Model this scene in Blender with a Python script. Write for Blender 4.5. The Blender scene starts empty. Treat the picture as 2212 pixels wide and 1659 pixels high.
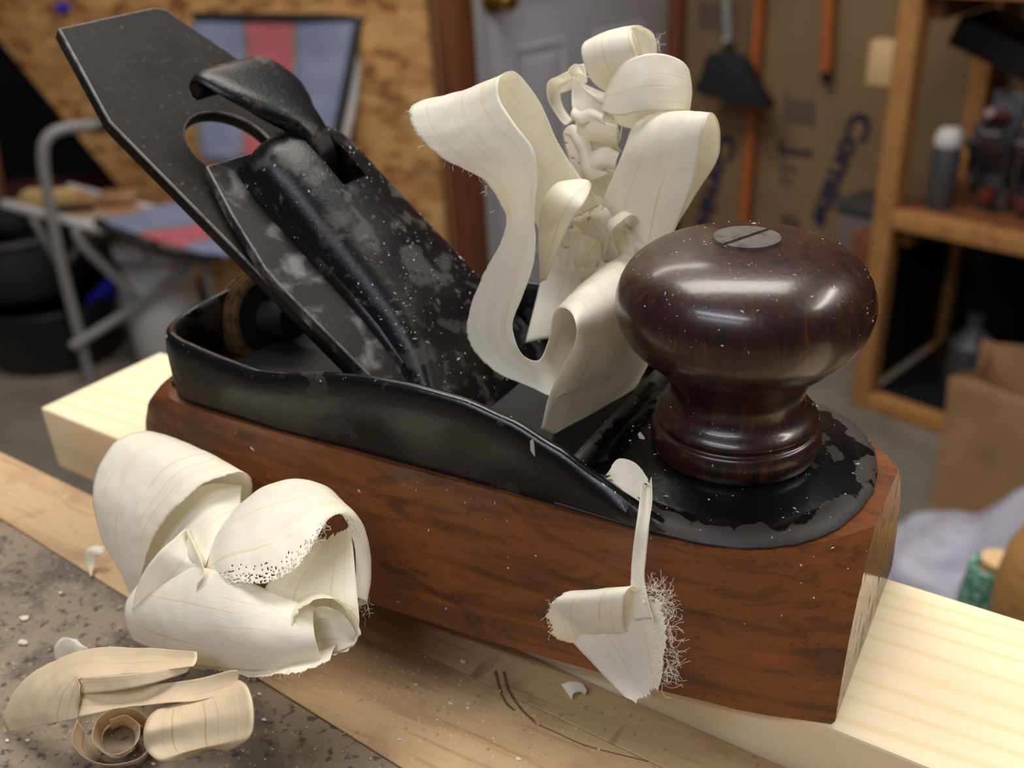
import bpy, bmesh, math, random
from mathutils import Vector, Matrix, noise
from mathutils.bvhtree import BVHTree
random.seed(7)
C = bpy.context.scene.collection
SC = bpy.context.scene

# ------------------------------------------------------------------ camera, world, lamps, exposure
cam = bpy.data.cameras.new('camera'); camo = bpy.data.objects.new('camera', cam); C.objects.link(camo)
camo.matrix_world = Matrix(((0.863025, -0.195591, 0.465760, 0.000000), (0.502578, 0.425559, -0.752539, 0.000000), (-0.051018, 0.883541, 0.465568, 0.153000), (0, 0, 0, 1)))
cam.sensor_width = 36.0; cam.lens = 34.307; cam.clip_start = 0.01; cam.clip_end = 50
cam.dof.use_dof = True; cam.dof.focus_distance = 0.195; cam.dof.aperture_fstop = 15
SC.camera = camo
SC.view_settings.view_transform = 'Standard'; SC.view_settings.look = 'None'
SC.view_settings.gamma = 1; SC.view_settings.exposure = 0.0; SC.view_settings.use_curve_mapping = False
w = bpy.data.worlds.new('room_ambient'); SC.world = w; w.use_nodes = True
w.node_tree.nodes['Background'].inputs[0].default_value = (0.80, 0.86, 1.0, 1); w.node_tree.nodes['Background'].inputs[1].default_value = 0.07
def lamp(name, loc, target, sx, sy, power, col):
    l = bpy.data.lights.new(name, 'AREA'); l.shape = 'RECTANGLE'; l.size = sx; l.size_y = sy; l.energy = power; l.color = col
    o = bpy.data.objects.new(name, l); C.objects.link(o); o.location = loc
    o.rotation_euler = (Vector(target) - Vector(loc)).to_track_quat('-Z', 'Y').to_euler(); return o
lamp('ceiling_tube_lamp', (-0.30, 0.52, 1.35), (-0.15, 0.2, 0), 1.2, 0.45, 21.5, (1.0, 0.955, 0.88))
lamp('ceiling_tube_lamp', (-0.15, -0.95, 1.35), (-0.1, 0.2, 0), 1.2, 0.05, 9, (0.88, 0.92, 1.0))
lamp('ceiling_tube_lamp', (-0.15, -1.35, 1.30), (-0.1, 0.2, 0), 1.2, 0.05, 4, (0.88, 0.92, 1.0))
lamp('ceiling_tube_lamp', (0.95, 0.75, 1.1), (0.0, 0.25, 0), 0.9, 0.12, 9.5, (1.0, 0.95, 0.86))
lamp('ceiling_tube_lamp', (-1.3, 1.2, 1.35), (-1.6, 1.9, -0.4), 1.2, 0.3, 21, (1.0, 0.93, 0.85))

# ------------------------------------------------------------------ materials
def lin(c):
    f = lambda v: (v/255/12.92 if v/255 <= .04045 else ((v/255+.055)/1.055)**2.4)
    return (f(c[0]), f(c[1]), f(c[2]), 1)
class NT:
    def __init__(s, name):
        s.m = bpy.data.materials.new(name); s.m.use_nodes = True; s.t = s.m.node_tree
        s.b = s.t.nodes['Principled BSDF']; s.out = s.t.nodes['Material Output']
    def n(s, ty, **kw):
        x = s.t.nodes.new(ty)
        for k, v in kw.items(): setattr(x, k, v)
        return x
    def l(s, a, b): s.t.links.new(a, b)
def mask(nt, kind, coord, scale, nscale, detail, dist, lo, hi, rough=.55):
    mp = nt.n('ShaderNodeMapping'); mp.inputs['Scale'].default_value = scale; nt.l(coord, mp.inputs[0])
    if kind == 'radial':
        c0, amp = scale, dist
        sb = nt.n('ShaderNodeVectorMath', operation='SUBTRACT'); nt.l(coord, sb.inputs[0]); sb.inputs[1].default_value = c0
        fl = nt.n('ShaderNodeVectorMath', operation='MULTIPLY'); nt.l(sb.outputs[0], fl.inputs[0]); fl.inputs[1].default_value = (1, 1, 0)
        ln_ = nt.n('ShaderNodeVectorMath', operation='LENGTH'); nt.l(fl.outputs[0], ln_.inputs[0])
        t = nt.n('ShaderNodeTexNoise'); t.inputs['Scale'].default_value = nscale; t.inputs['Detail'].default_value = detail; nt.l(coord, t.inputs['Vector'])
        ma = nt.n('ShaderNodeMath', operation='MULTIPLY_ADD'); nt.l(t.outputs['Fac'], ma.inputs[0]); ma.inputs[1].default_value = amp; nt.l(ln_.outputs['Value'], ma.inputs[2])
        r = nt.n('ShaderNodeMapRange', interpolation_type='SMOOTHSTEP'); r.inputs[1].default_value = lo; r.inputs[2].default_value = hi; nt.l(ma.outputs[0], r.inputs[0])
        return r.outputs[0]
    if kind == 'noise':
        t = nt.n('ShaderNodeTexNoise'); t.inputs['Detail'].default_value = detail; t.inputs['Roughness'].default_value = rough; t.inputs['Distortion'].default_value = dist; o = 'Fac'
    elif kind == 'wave':
        t = nt.n('ShaderNodeTexWave', wave_profile='SIN', bands_direction='Y'); t.inputs['Detail'].default_value = detail; t.inputs['Distortion'].default_value = dist; t.inputs['Detail Scale'].default_value = 1.2; o = 'Fac'
    else:
        t = nt.n('ShaderNodeTexVoronoi'); o = 'Color' if kind == 'cell' else 'Distance'
    t.inputs['Scale'].default_value = nscale; nt.l(mp.outputs[0], t.inputs['Vector'])
    src = t.outputs[o]
    if kind == 'cell':
        sep = nt.n('ShaderNodeSeparateColor'); nt.l(src, sep.inputs[0]); src = sep.outputs[0]
    r = nt.n('ShaderNodeMapRange', interpolation_type='SMOOTHSTEP'); r.inputs[1].default_value = lo; r.inputs[2].default_value = hi; nt.l(src, r.inputs[0])
    return r.outputs[0]
def mat(name, base, overlays=(), rough=.5, metal=0., coat=0., coatr=.1, bump=0., bump_scale=(400,)*3, spec=.5, uv=False, trans=0.):
    """base colour, then overlays (kind, scale, nscale, detail, distortion, lo, hi, colour, strength, roughness or None)"""
    nt = NT(name); tc = nt.n('ShaderNodeTexCoord'); co = tc.outputs['UV' if uv else 'Object']
    col = nt.n('ShaderNodeRGB'); col.outputs[0].default_value = lin(base); cur = col.outputs[0]
    rv = nt.n('ShaderNodeValue'); rv.outputs[0].default_value = rough; rcur = rv.outputs[0]
    for (kind, scale, ns, det, dist, lo, hi, c, st, rr) in overlays:
        f = mask(nt, kind, co, scale, ns, det, dist, lo, hi)
        m = nt.n('ShaderNodeMath', operation='MULTIPLY'); nt.l(f, m.inputs[0]); m.inputs[1].default_value = st
        mx = nt.n('ShaderNodeMix', data_type='RGBA'); nt.l(m.outputs[0], mx.inputs[0]); nt.l(cur, mx.inputs[6]); mx.inputs[7].default_value = lin(c); cur = mx.outputs[2]
        if rr is not None:
            mr = nt.n('ShaderNodeMix', data_type='FLOAT'); nt.l(m.outputs[0], mr.inputs[0]); nt.l(rcur, mr.inputs[2]); mr.inputs[3].default_value = rr; rcur = mr.outputs[0]
    b = nt.b; nt.l(cur, b.inputs['Base Color']); nt.l(rcur, b.inputs['Roughness'])
    b.inputs['Metallic'].default_value = metal; b.inputs['Coat Weight'].default_value = coat; b.inputs['Coat Roughness'].default_value = coatr
    b.inputs['Specular IOR Level'].default_value = spec
    if bump:
        mp = nt.n('ShaderNodeMapping'); mp.inputs['Scale'].default_value = bump_scale; nt.l(co, mp.inputs[0])
        t = nt.n('ShaderNodeTexNoise'); t.inputs['Scale'].default_value = 1; t.inputs['Detail'].default_value = 4; nt.l(mp.outputs[0], t.inputs['Vector'])
        bp = nt.n('ShaderNodeBump'); bp.inputs['Strength'].default_value = bump; bp.inputs['Distance'].default_value = .001; nt.l(t.outputs['Fac'], bp.inputs['Height']); nt.l(bp.outputs[0], b.inputs['Normal'])
    if trans:
        tr = nt.n('ShaderNodeBsdfTranslucent'); nt.l(cur, tr.inputs[0])
        ms = nt.n('ShaderNodeMixShader'); ms.inputs[0].default_value = trans; nt.l(b.outputs[0], ms.inputs[1]); nt.l(tr.outputs[0], ms.inputs[2]); nt.l(ms.outputs[0], nt.out.inputs[0])
    return nt.m
I3 = (1, 1, 1)
M = {}
M['body'] = mat('oiled_beech', (128, 70, 28), [
    ('noise', (14, 60, 110), 1, 6, .8, .46, .66, (68, 38, 18), .8, None),
    ('noise', (60, 200, 380), 1, 5, .9, .45, .70, (60, 32, 18), .55, None),
    ('noise', I3, 60, 3, 0, .56, .72, (150, 76, 30), .6, None),
    ('noise', (34, 90, 90), 1, 6, 1.4, .58, .70, (26, 16, 12), .6, .5),
    ('noise', (600, 900, 900), 1, 3, 0, .60, .72, (24, 15, 11), .5, None)], rough=.42, coat=.25, coatr=.25, bump=.08, bump_scale=(150, 500, 900))
M['toe'] = mat('worn_end_grain', (112, 76, 56), [
    ('noise', (1, 520, 110), 1, 3, .3, .58, .64, (20, 13, 10), .95, .6),
    ('noise', I3, 160, 3, 0, .5, .7, (84, 56, 36), .6, None)], rough=.16, spec=.8)
M['iron'] = mat('worn_black_japanning', (12, 11, 13), [
    ('noise', I3, 60, 6, .2, .60, .615, (46, 40, 38), .8, .62),
    ('noise', I3, 300, 3, 0, .62, .72, (70, 64, 62), .3, .7)], rough=.26, bump=.05, bump_scale=(900,)*3)
M['rim'] = mat('rubbed_bare_iron', (56, 50, 48), [
    ('noise', I3, 120, 6, .4, .565, .58, (12, 11, 13), .95, .25)], rough=.6, spec=.3, bump=.06, bump_scale=(900,)*3)
M['deck'] = mat('deck_japanning', (11, 10, 12), [
    ('radial', (.0613, -.0005, 0), 130, 8, .017, .0356, .0361, (58, 52, 50), .9, .6),
    ('noise', I3, 60, 6, .2, .60, .615, (46, 40, 38), .8, .62)], rough=.26, bump=.05, bump_scale=(900,)*3)
M['capworn'] = mat('rubbed_cap_edge', (13, 12, 15), [
    ('noise', I3, 130, 7, .3, .52, .62, (88, 82, 82), .5, .6),
    ('noise', I3, 420, 4, 0, .60, .72, (120, 116, 114), .4, .7)], rough=.36, spec=.35, bump=.10, bump_scale=(1200,)*3)
M['edge'] = mat('catchlight_edge', (112, 106, 104), [('noise', I3, 300, 4, 0, .45, .65, (50, 46, 45), .7, None)], rough=.45)  # light caught by the bevels, painted as a brighter steel colour
M['cap'] = mat('dusty_black_casting', (13, 12, 15), [
    ('noise', I3, 110, 6, .2, .55, .66, (84, 78, 78), .5, .6),
    ('noise', (1, 1, 1), 420, 4, 0, .60, .74, (110, 106, 104), .30, .7)], rough=.34, spec=.35, bump=.10, bump_scale=(1200,)*3)
M['blade'] = mat('aged_cutter_steel', (31, 27, 26), [
    ('noise', I3, 45, 6, .3, .40, .62, (14, 12, 13), .85, None),
    ('noise', I3, 600, 3, 0, .60, .75, (92, 86, 82), .5, None)], rough=.55, metal=.0, spec=.16, bump=.06, bump_scale=(1500,)*3)
M['chip'] = mat('mottled_steel', (42, 39, 39), [
    ('noise', I3, 140, 7, .3, .48, .72, (150, 146, 148), .6, .6),
    ('noise', I3, 50, 5, .3, .52, .7, (44, 40, 40), .7, None)], rough=.5, metal=.0, spec=.22, bump=.08, bump_scale=(1200,)*3)
M['brass'] = mat('dull_brass', (168, 132, 90), [('noise', I3, 300, 4, 0, .45, .7, (60, 46, 30), .7, None)], rough=.42, metal=.8)
M['screw'] = mat('dull_screw_steel', (104, 98, 92), [('noise', I3, 400, 4, 0, .45, .7, (64, 58, 54), .7, None)], rough=.5, metal=.35)
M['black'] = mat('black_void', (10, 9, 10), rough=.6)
M['knob'] = mat('dark_rosewood', (50, 18, 14), [
    ('noise', (320, 320, 26), 1, 4, .5, .48, .66, (20, 9, 10), .8, None),
    ('noise', (700, 700, 60), 1, 3, 0, .58, .72, (104, 46, 24), .55, None)], rough=.36, coat=.5, coatr=.16, bump=.06, bump_scale=(900, 900, 60))
M['pine'] = mat('planed_pine', (240, 220, 184), [
    ('wave', (.10, 1, .7), 48, 3, 5.0, .66, 1.0, (230, 194, 134), .42, None),
    ('noise', (6, 40, 40), 1, 3, .15, .45, .7, (240, 214, 168), .6, None),
    ('noise', (9, 420, 300), 1, 2, .0, .5, .8, (232, 206, 160), .35, None)], rough=.5, bump=.03, bump_scale=(60, 900, 900))
M['bench'] = mat('weathered_hardboard', (138, 122, 102), [
    ('noise', I3, 55, 6, .3, .44, .62, (84, 76, 68), .8, None),
    ('noise', I3, 380, 4, 0, .54, .66, (48, 44, 46), .75, None),
    ('noise', I3, 600, 3, 0, .60, .70, (176, 154, 124), .6, None)], rough=.8, bump=.35, bump_scale=(900,)*3)
M['strip'] = mat('worn_maple_edging', (192, 160, 118), [
    ('noise', (9, 60, 60), 1, 5, .5, .44, .66, (164, 126, 92), .8, None),
    ('noise', I3, 45, 6, .4, .50, .66, (150, 116, 88), .6, None),
    ('noise', (30, 420, 300), 1, 3, .1, .55, .72, (140, 98, 64), .5, None),
    ('noise', I3, 500, 3, 0, .62, .72, (110, 84, 62), .6, None),
    ('noise', (90, 12, 40), 1, 3, .3, .66, .72, (122, 76, 46), .6, None)], rough=.6, bump=.2, bump_scale=(200, 900, 900))
def shaving_mat(name, base, line, shade, trans):
    return mat(name, base, [('noise', (1600, 14, 1), 1, 3, .15, .56, .68, line, .6, None),
                            ('noise', (260, 40, 1), 1, 3, .3, .5, .75, shade, .45, None)], rough=.42, uv=True, trans=trans, spec=.4, bump=.1, bump_scale=(4200, 260, 1))
M['shav'] = shaving_mat('cream_shaving', (254, 250, 238), (246, 224, 172), (242, 234, 212), .46)
M['tan'] = shaving_mat('tan_shaving', (236, 216, 184), (204, 164, 116), (206, 178, 140), .30)
M['stamp'] = mat('dull_stamped_mark', (84, 80, 76), rough=.7)
M['dust'] = mat('pale_wood_dust', (222, 216, 206), rough=.8)
M['chipw'] = mat('pale_wood_chip', (226, 212, 186), rough=.7)
# room
M['concrete'] = mat('grey_concrete', (128, 120, 108), [('noise', I3, 6, 6, .2, .4, .7, (100, 94, 84), .8, None), ('noise', I3, 60, 4, 0, .5, .7, (150, 142, 128), .4, None)], rough=.75)
M['osb'] = mat('oriented_strand_board', (200, 152, 94), [
    ('cell', (16, 16, 34), 1, 0, 0, .3, .9, (164, 110, 62), .7, None),
    ('noise', (9, 9, 16), 1, 4, 1.5, .56, .62, (120, 66, 34), .7, None),
    ('cell', (26, 26, 44), 1, 0, 0, .72, .9, (112, 64, 34), .75, None),
    ('noise', (6, 6, 16), 1, 5, .8, .5, .7, (222, 178, 116), .6, None)], rough=.6)
M['kraft'] = mat('kraft_foam_facing', (134, 106, 72), [('noise', I3, 3, 4, 0, .4, .7, (104, 84, 64), .6, None)], rough=.7)
M['navy'] = mat('navy_print', (17, 25, 62), rough=.7)
M['fade'] = mat('faded_print', (92, 80, 76), rough=.7)
M['door'] = mat('white_painted_door', (188, 188, 196), rough=.35)
M['stud'] = mat('brown_framing', (122, 70, 38), [('noise', (40, 40, 3), 1, 4, .5, .45, .7, (80, 42, 24), .7, None)], rough=.6)
M['palestud'] = mat('pale_framing', (206, 172, 126), [('noise', (40, 40, 3), 1, 4, .5, .45, .7, (186, 142, 92), .7, None)], rough=.6)
M['shelf'] = mat('yellow_pine_framing', (180, 128, 74), [('noise', (30, 30, 30), 1, 4, .5, .45, .7, (152, 98, 54), .7, None)], rough=.55)
M['pole'] = mat('orange_wood_pole', (176, 98, 44), [('noise', (60, 60, 4), 1, 4, .5, .45, .7, (140, 70, 32), .7, None)], rough=.45)
M['bristle'] = mat('black_bristle', (16, 16, 20), rough=.85)
M['plastic'] = mat('black_plastic', (26, 26, 29), rough=.35)
M['tubgrey'] = mat('charcoal_plastic', (62, 62, 64), rough=.45)
M['steel'] = mat('grey_painted_tube', (136, 136, 134), rough=.4)
M['bluefab'] = mat('slate_blue_canvas', (124, 130, 158), [('noise', I3, 9, 3, 0, .4, .7, (104, 110, 142), .6, None)], rough=.85)
M['redfab'] = mat('faded_red_canvas', (180, 98, 106), [('noise', I3, 9, 3, 0, .4, .7, (160, 66, 76), .6, None)], rough=.85)
M['darkred'] = mat('dark_red_cloth', (70, 8, 16), rough=.8)
M['piping'] = mat('grey_piping', (122, 118, 116), rough=.8)
M['white'] = mat('white_plastic', (206, 204, 204), rough=.4)
M['lav'] = mat('lavender_white_film', (206, 204, 220), rough=.35, trans=.3)
M['boxgrey'] = mat('dusty_grey_plastic', (112, 98, 98), rough=.5)
M['mark'] = mat('brown_scuff', (112, 82, 58), rough=.7)
M['bag'] = mat('brown_paper', (178, 136, 98), [('noise', I3, 9, 4, .2, .4, .7, (140, 102, 70), .6, None)], rough=.8, trans=.1)
M['tanblock'] = mat('pale_offcut', (206, 176, 120), rough=.6)
M['ball'] = mat('turned_oak', (176, 132, 76), [('noise', (60, 60, 400), 1, 4, .4, .45, .7, (140, 98, 52), .7, None)], rough=.5)
M['green'] = mat('green_twine', (44, 120, 96), [('noise', I3, 420, 3, 0, .5, .6, (190, 214, 200), .8, None)], rough=.8)
M['blue'] = mat('blue_plastic', (30, 44, 190), rough=.4)
M['greymetal'] = mat('worn_plane_iron', (92, 92, 98), [('noise', I3, 40, 4, 0, .45, .65, (44, 44, 48), .8, None)], rough=.4, metal=.3)
M['redwood'] = mat('red_brown_handle', (96, 36, 26), rough=.4)
M['knobbrass'] = mat('polished_brass', (168, 132, 62), rough=.25, metal=.9)

# ------------------------------------------------------------------ helpers
def props(o, label=None, cat=None, group=None, kind=None):
    if label: o['label'] = label
    if cat: o['category'] = cat
    if group: o['group'] = group
    if kind: o['kind'] = kind
    return o
def base_of(o):
    p = Vector((0, 0, 0))
    while o is not None: p = p + o.location; o = o.parent
    return p
def thing(name, loc, label, cat, group=None):
    o = bpy.data.objects.new(name, None); C.objects.link(o); o.location = loc; o.empty_display_size = .02
    return props(o, label, cat, group)
def mk(name, bm, mats, parent=None, smooth=True, angle=35, loc=None):
    """link a bmesh (world coordinates) as one object; its origin is its parent's, or loc, or the centre of its base"""
    if not isinstance(mats, (list, tuple)): mats = [mats]
    me = bpy.data.meshes.new(name)
    if parent is not None: off = base_of(parent)
    elif loc is not None: off = Vector(loc)
    else:
        cs = [v.co for v in bm.verts]
        off = Vector(((min(c.x for c in cs)+max(c.x for c in cs))/2, (min(c.y for c in cs)+max(c.y for c in cs))/2, min(c.z for c in cs)))
    for v in bm.verts: v.co -= off
    bm.to_mesh(me); bm.free()
    for m in mats: me.materials.append(M[m] if isinstance(m, str) else m)
    if smooth:
        for p in me.polygons: p.use_smooth = True
        me.set_sharp_from_angle(angle=math.radians(angle))
    o = bpy.data.objects.new(name, me); C.objects.link(o)
    if parent is not None: o.parent = parent
    else: o.location = off
    return o
def struct(name, bm, m, parent=None, **k):
    o = mk(name, bm, m, parent, **k)
    if parent is None: o['kind'] = 'structure'
    return o
def copy_tree(o, parent=None):
    c = o.copy(); C.objects.link(c)
    if parent is not None: c.parent = parent
    for ch in list(o.children): copy_tree(ch, c)
    return c
def box(bm, c, s, rz=0., bev=0., rot=None, seg=2):
    """box centred at c with size s"""
    r = bmesh.ops.create_cube(bm, size=1)
    vs = r['verts']
    R = rot if rot is not None else Matrix.Rotation(rz, 3, 'Z')
    if bev:
        for v in vs: v.co = Vector((v.co.x*s[0], v.co.y*s[1], v.co.z*s[2]))
        es = list({e for v in vs for e in v.link_edges})
        rb = bmesh.ops.bevel(bm, geom=es, offset=bev, segments=seg, profile=.5, affect='EDGES')
        vs = list({v for f in rb['faces'] for v in f.verts} | {v for v in vs if v.is_valid})
        for v in vs: v.co = R @ v.co + Vector(c)
    else:
        for v in vs: v.co = R @ Vector((v.co.x*s[0], v.co.y*s[1], v.co.z*s[2])) + Vector(c)
    return bm
def nb(): return bmesh.new()
def beam(bm, p, q, wx, wy, up=(0, 0, 1), bev=0.):
    """rectangular bar from p to q"""
    p, q = Vector(p), Vector(q); d = (q-p); L = d.length; d.normalize()
    u = Vector(up); s = d.cross(u)
    if s.length < 1e-4: s = d.cross(Vector((1, 0, 0)))
    s.normalize(); u = s.cross(d)
    R = Matrix((s, u, d)).transposed()
    return box(bm, (p+q)/2, (wx, wy, L), rot=R, bev=bev)
def crom(P, n):
    P = [Vector(p) for p in P]; m = len(P); out = []
    for i in range(n):
        t = i/(n-1)*(m-1); k = min(int(t), m-2); f = t-k
        p0 = P[k-1] if k > 0 else P[0]*2-P[1]; p1, p2 = P[k], P[k+1]; p3 = P[k+2] if k+2 < m else P[-1]*2-P[-2]
        out.append(.5*((2*p1)+(p2-p0)*f+(2*p0-5*p1+4*p2-p3)*f*f+(3*p1-p0-3*p2+p3)*f**3))
    return out
def tube(bm, pts, r, n=10, closed=False, smooth=0, cap=True):
    pts = crom(pts, smooth) if smooth else [Vector(p) for p in pts]
    m = len(pts); rings = []; ref = None
    if isinstance(r, (list, tuple)) and len(r) != m:
        r0 = r; r = [r0[min(int(i/(m-1)*(len(r0)-1)), len(r0)-2)]*(1-(i/(m-1)*(len(r0)-1)-min(int(i/(m-1)*(len(r0)-1)), len(r0)-2))) + r0[min(int(i/(m-1)*(len(r0)-1)), len(r0)-2)+1]*(i/(m-1)*(len(r0)-1)-min(int(i/(m-1)*(len(r0)-1)), len(r0)-2)) for i in range(m)]
    for i, p in enumerate(pts):
        a = pts[(i-1) % m] if (closed or i > 0) else p; b = pts[(i+1) % m] if (closed or i < m-1) else p
        d = (b-a).normalized()
        if ref is None:
            ref = d.cross(Vector((0, 0, 1)))
            if ref.length < 1e-3: ref = d.cross(Vector((1, 0, 0)))
        ref = (ref - d*ref.dot(d)).normalized(); s = d.cross(ref)
        rr = r[i] if isinstance(r, (list, tuple)) else r
        rings.append([bm.verts.new(p + rr*(math.cos(2*math.pi*k/n)*ref + math.sin(2*math.pi*k/n)*s)) for k in range(n)])
    for i in range(m if closed else m-1):
        a, b = rings[i], rings[(i+1) % m]
        for k in range(n): bm.faces.new((a[k], a[(k+1) % n], b[(k+1) % n], b[k]))
    if cap and not closed: bm.faces.new(rings[0][::-1]); bm.faces.new(rings[-1])
    return bm
def lathe(bm, prof, c, axis=(0, 0, 1), n=48, sx=1., sy=1., closed=False):
    """revolve (radius, height) pairs about an axis through c"""
    q = Vector((0, 0, 1)).rotation_difference(Vector(axis)).to_matrix(); rings = []
    for (r, z) in prof:
        if r < 1e-6: rings.append([bm.verts.new(q @ Vector((0, 0, z)) + Vector(c))])
        else: rings.append([bm.verts.new(q @ Vector((sx*r*math.cos(2*math.pi*k/n), sy*r*math.sin(2*math.pi*k/n), z)) + Vector(c)) for k in range(n)])
    for i in range(len(rings) if closed else len(rings)-1):
        a, b = rings[i], rings[(i+1) % len(rings)]
        for k in range(n):
            k2 = (k+1) % n
            if len(a) == 1 and len(b) == 1: continue
            if len(a) == 1: bm.faces.new((a[0], b[k2], b[k]))
            elif len(b) == 1: bm.faces.new((a[k], a[k2], b[0]))
            else: bm.faces.new((a[k], a[k2], b[k2], b[k]))
    return bm
def loft(bm, rings, cap0=True, cap1=True, closed=True, mi=None):
    R = [[bm.verts.new(p) for p in ring] for ring in rings]; n = len(R[0])
    for a, b in zip(R, R[1:]):
        for k in range(n if closed else n-1):
            f = bm.faces.new((a[k], a[(k+1) % n], b[(k+1) % n], b[k]))
            if mi is not None: f.material_index = mi(k)
    if cap0: bm.faces.new(R[0][::-1])
    if cap1: bm.faces.new(R[-1])
    return R
def plate(outlines, thick, bevel):
    """flat plate in XY with holes, centred on z = 0; returns a bmesh"""
    cu = bpy.data.curves.new('plate', 'CURVE'); cu.dimensions = '2D'; cu.fill_mode = 'BOTH'; cu.extrude = thick/2-bevel; cu.bevel_depth = bevel; cu.bevel_resolution = 1; cu.offset = -bevel
    for ol in outlines:
        sp = cu.splines.new('POLY'); sp.points.add(len(ol)-1); sp.use_cyclic_u = True
        for pt, (x, y) in zip(sp.points, ol): pt.co = (x, y, 0, 1)
    o = bpy.data.objects.new('plate', cu); C.objects.link(o)
    me = bpy.data.meshes.new_from_object(o.evaluated_get(bpy.context.evaluated_depsgraph_get()))
    bm = nb(); bm.from_mesh(me); bpy.data.objects.remove(o); bpy.data.curves.remove(cu); bpy.data.meshes.remove(me)
    bmesh.ops.remove_doubles(bm, verts=bm.verts, dist=1e-6)
    return bm
def ribbon(name, E1, E2, mt, parent, nu=22, nv=110, bow=0., jag=(0., 0.), ends=0., holes=None, thick=.00012, wob=.0004, seed=0, lens=True):
    """a thin curled strip between two edge curves (world points)"""
    A, B = crom(E1, nv), crom(E2, nv); bm = nb(); uvl = bm.loops.layers.uv.new('UVMap')
    L = [0]
    for i in range(1, nv): L.append(L[-1] + ((A[i]+B[i])/2-(A[i-1]+B[i-1])/2).length)
    W = sum((a-b).length for a, b in zip(A, B))/nv
    grid = []; so = Vector((seed*7.3, seed*3.1, seed*1.7))
    for i in range(nv):
        a, b = A[i], B[i]; t = (A[min(i+1, nv-1)]+B[min(i+1, nv-1)]-A[max(i-1, 0)]-B[max(i-1, 0)])
        nrm = (b-a).cross(t)
        if nrm.length > 1e-12: nrm.normalize()
        row = []
        for j in range(nu):
            u = j/(nu-1)
            u1 = u
            if jag[0] and u < .35:
                u1 = u + (.35-u)/.35*jag[0]*(.4+.5*noise.noise(Vector((i*.21, 0, 0))+so)+.5*noise.noise(Vector((i*.83, 5, 0))+so)+.4*noise.noise(Vector((i*2.3, 2, 0))+so))
            if jag[1] and u > .65:
                u1 = u - (u-.65)/.35*jag[1]*(.4+.5*noise.noise(Vector((i*.21, 9, 0))+so)+.5*noise.noise(Vector((i*.83, 14, 0))+so)+.4*noise.noise(Vector((i*2.3, 7, 0))+so))
            p = a.lerp(b, u1)
            if ends and (i < 6 or i > nv-7):
                k = (6-i)/6 if i < 6 else (i-nv+7)/6
                p = p + (t.normalized() if i > 6 else -t.normalized())*ends*k*noise.noise(Vector((j*.8, i*.01, 3))+so)
            p = p + nrm*(bow*4*u*(1-u) + wob*noise.noise(p*90+so) + wob*.35*noise.noise(p*320+so))
            row.append(bm.verts.new(p))
        grid.append(row)
    for i in range(nv-1):
        for j in range(nu-1):
            if holes is not None:
                if holes(j/(nu-1), i/(nv-1), noise.noise(Vector((j*.23, i*.16, 0))+so) + .5*noise.noise(Vector((j*.6, i*.5, 4))+so)): continue
            f = bm.faces.new((grid[i][j], grid[i][j+1], grid[i+1][j+1], grid[i+1][j]))
            for lp, (jj, ii) in zip(f.loops, ((j, i), (j+1, i), (j+1, i+1), (j, i+1))): lp[uvl].uv = (jj/(nu-1)*W, L[ii]*1.)
    bmesh.ops.delete(bm, geom=[v for v in bm.verts if not v.link_faces], context='VERTS')
    o = mk(name, bm, mt, parent, angle=180)
    sd = o.modifiers.new('thickness', 'SOLIDIFY'); sd.thickness = thick; sd.offset = 0
    return o
def fibres(name, pts, mt, parent, n, length, seed=1, r=.00003, up=None):
    length *= .62
    """loose fibres springing from points along a torn edge"""
    rnd = random.Random(seed); bm = nb(); P = crom(pts, 60)
    for _ in range(n):
        p = P[rnd.randrange(60)].copy(); d = Vector((rnd.uniform(-1, 1), rnd.uniform(-1, 1), rnd.uniform(-1, 1)))
        if up: d = d*.8 + Vector(up)
        d.normalize(); q = [p]
        for k in range(9):
            d = (d + Vector((rnd.uniform(-1, 1), rnd.uniform(-1, 1), rnd.uniform(-1, 1)))*.75).normalized(); q.append(q[-1]+d*length/9*rnd.uniform(.5, 1.2))
        tube(bm, q, r, n=4)
    o = mk(name, bm, mt, parent); o['kind'] = 'stuff'; return o

# ------------------------------------------------------------------ workbench, vise liner, pine board
def quad_slab(bm, c4, z0, z1, bev=0.):
    """slab over four plan corners (anticlockwise)"""
    a = [bm.verts.new((x, y, z0)) for x, y in c4]; b = [bm.verts.new((x, y, z1)) for x, y in c4]
    fs = [bm.faces.new(a[::-1]), bm.faces.new(b)]
    for k in range(4): fs.append(bm.faces.new((a[k], a[(k+1) % 4], b[(k+1) % 4], b[k])))
    if bev:
        es = list({e for f in fs for e in f.edges})
        bmesh.ops.bevel(bm, geom=es, offset=bev, segments=2, profile=.5, affect='EDGES')
    return bm
ZB = -.0145
yb = lambda x: .1466 + (x+.003)*(-.0647)          # near face of the pine board
ye = lambda x: .1318 + (x+.003)*(-.0740)          # bench edge
yd = lambda x: .1090 + (x+.0953)*(-.1150)         # seam between the dark top and the pale edging
bench = thing('workbench', (-.2, -.1, ZB), 'workbench with grey speckled dark top and pale worn wood edging under the hand plane', 'workbench')
mk('bench_top', quad_slab(nb(), [(-.5, -.5), (.6, -.5), (.6, yd(.6)-.00015), (-.5, yd(-.5)-.00015)], ZB-.018, ZB-.0002, .00025), 'bench', bench, smooth=False)
mk('edging_strip', quad_slab(nb(), [(-.5, yd(-.5)+.00005), (.6, yd(.6)+.00005), (.6, ye(.6)-.0003), (-.5, ye(-.5)-.0001)], ZB-.04, ZB, .0003), 'strip', bench, smooth=False)
bm = nb()
for x, y in ((-.45, -.42), (.5, -.42), (-.45, .03), (.5, -.02)): pass
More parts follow.
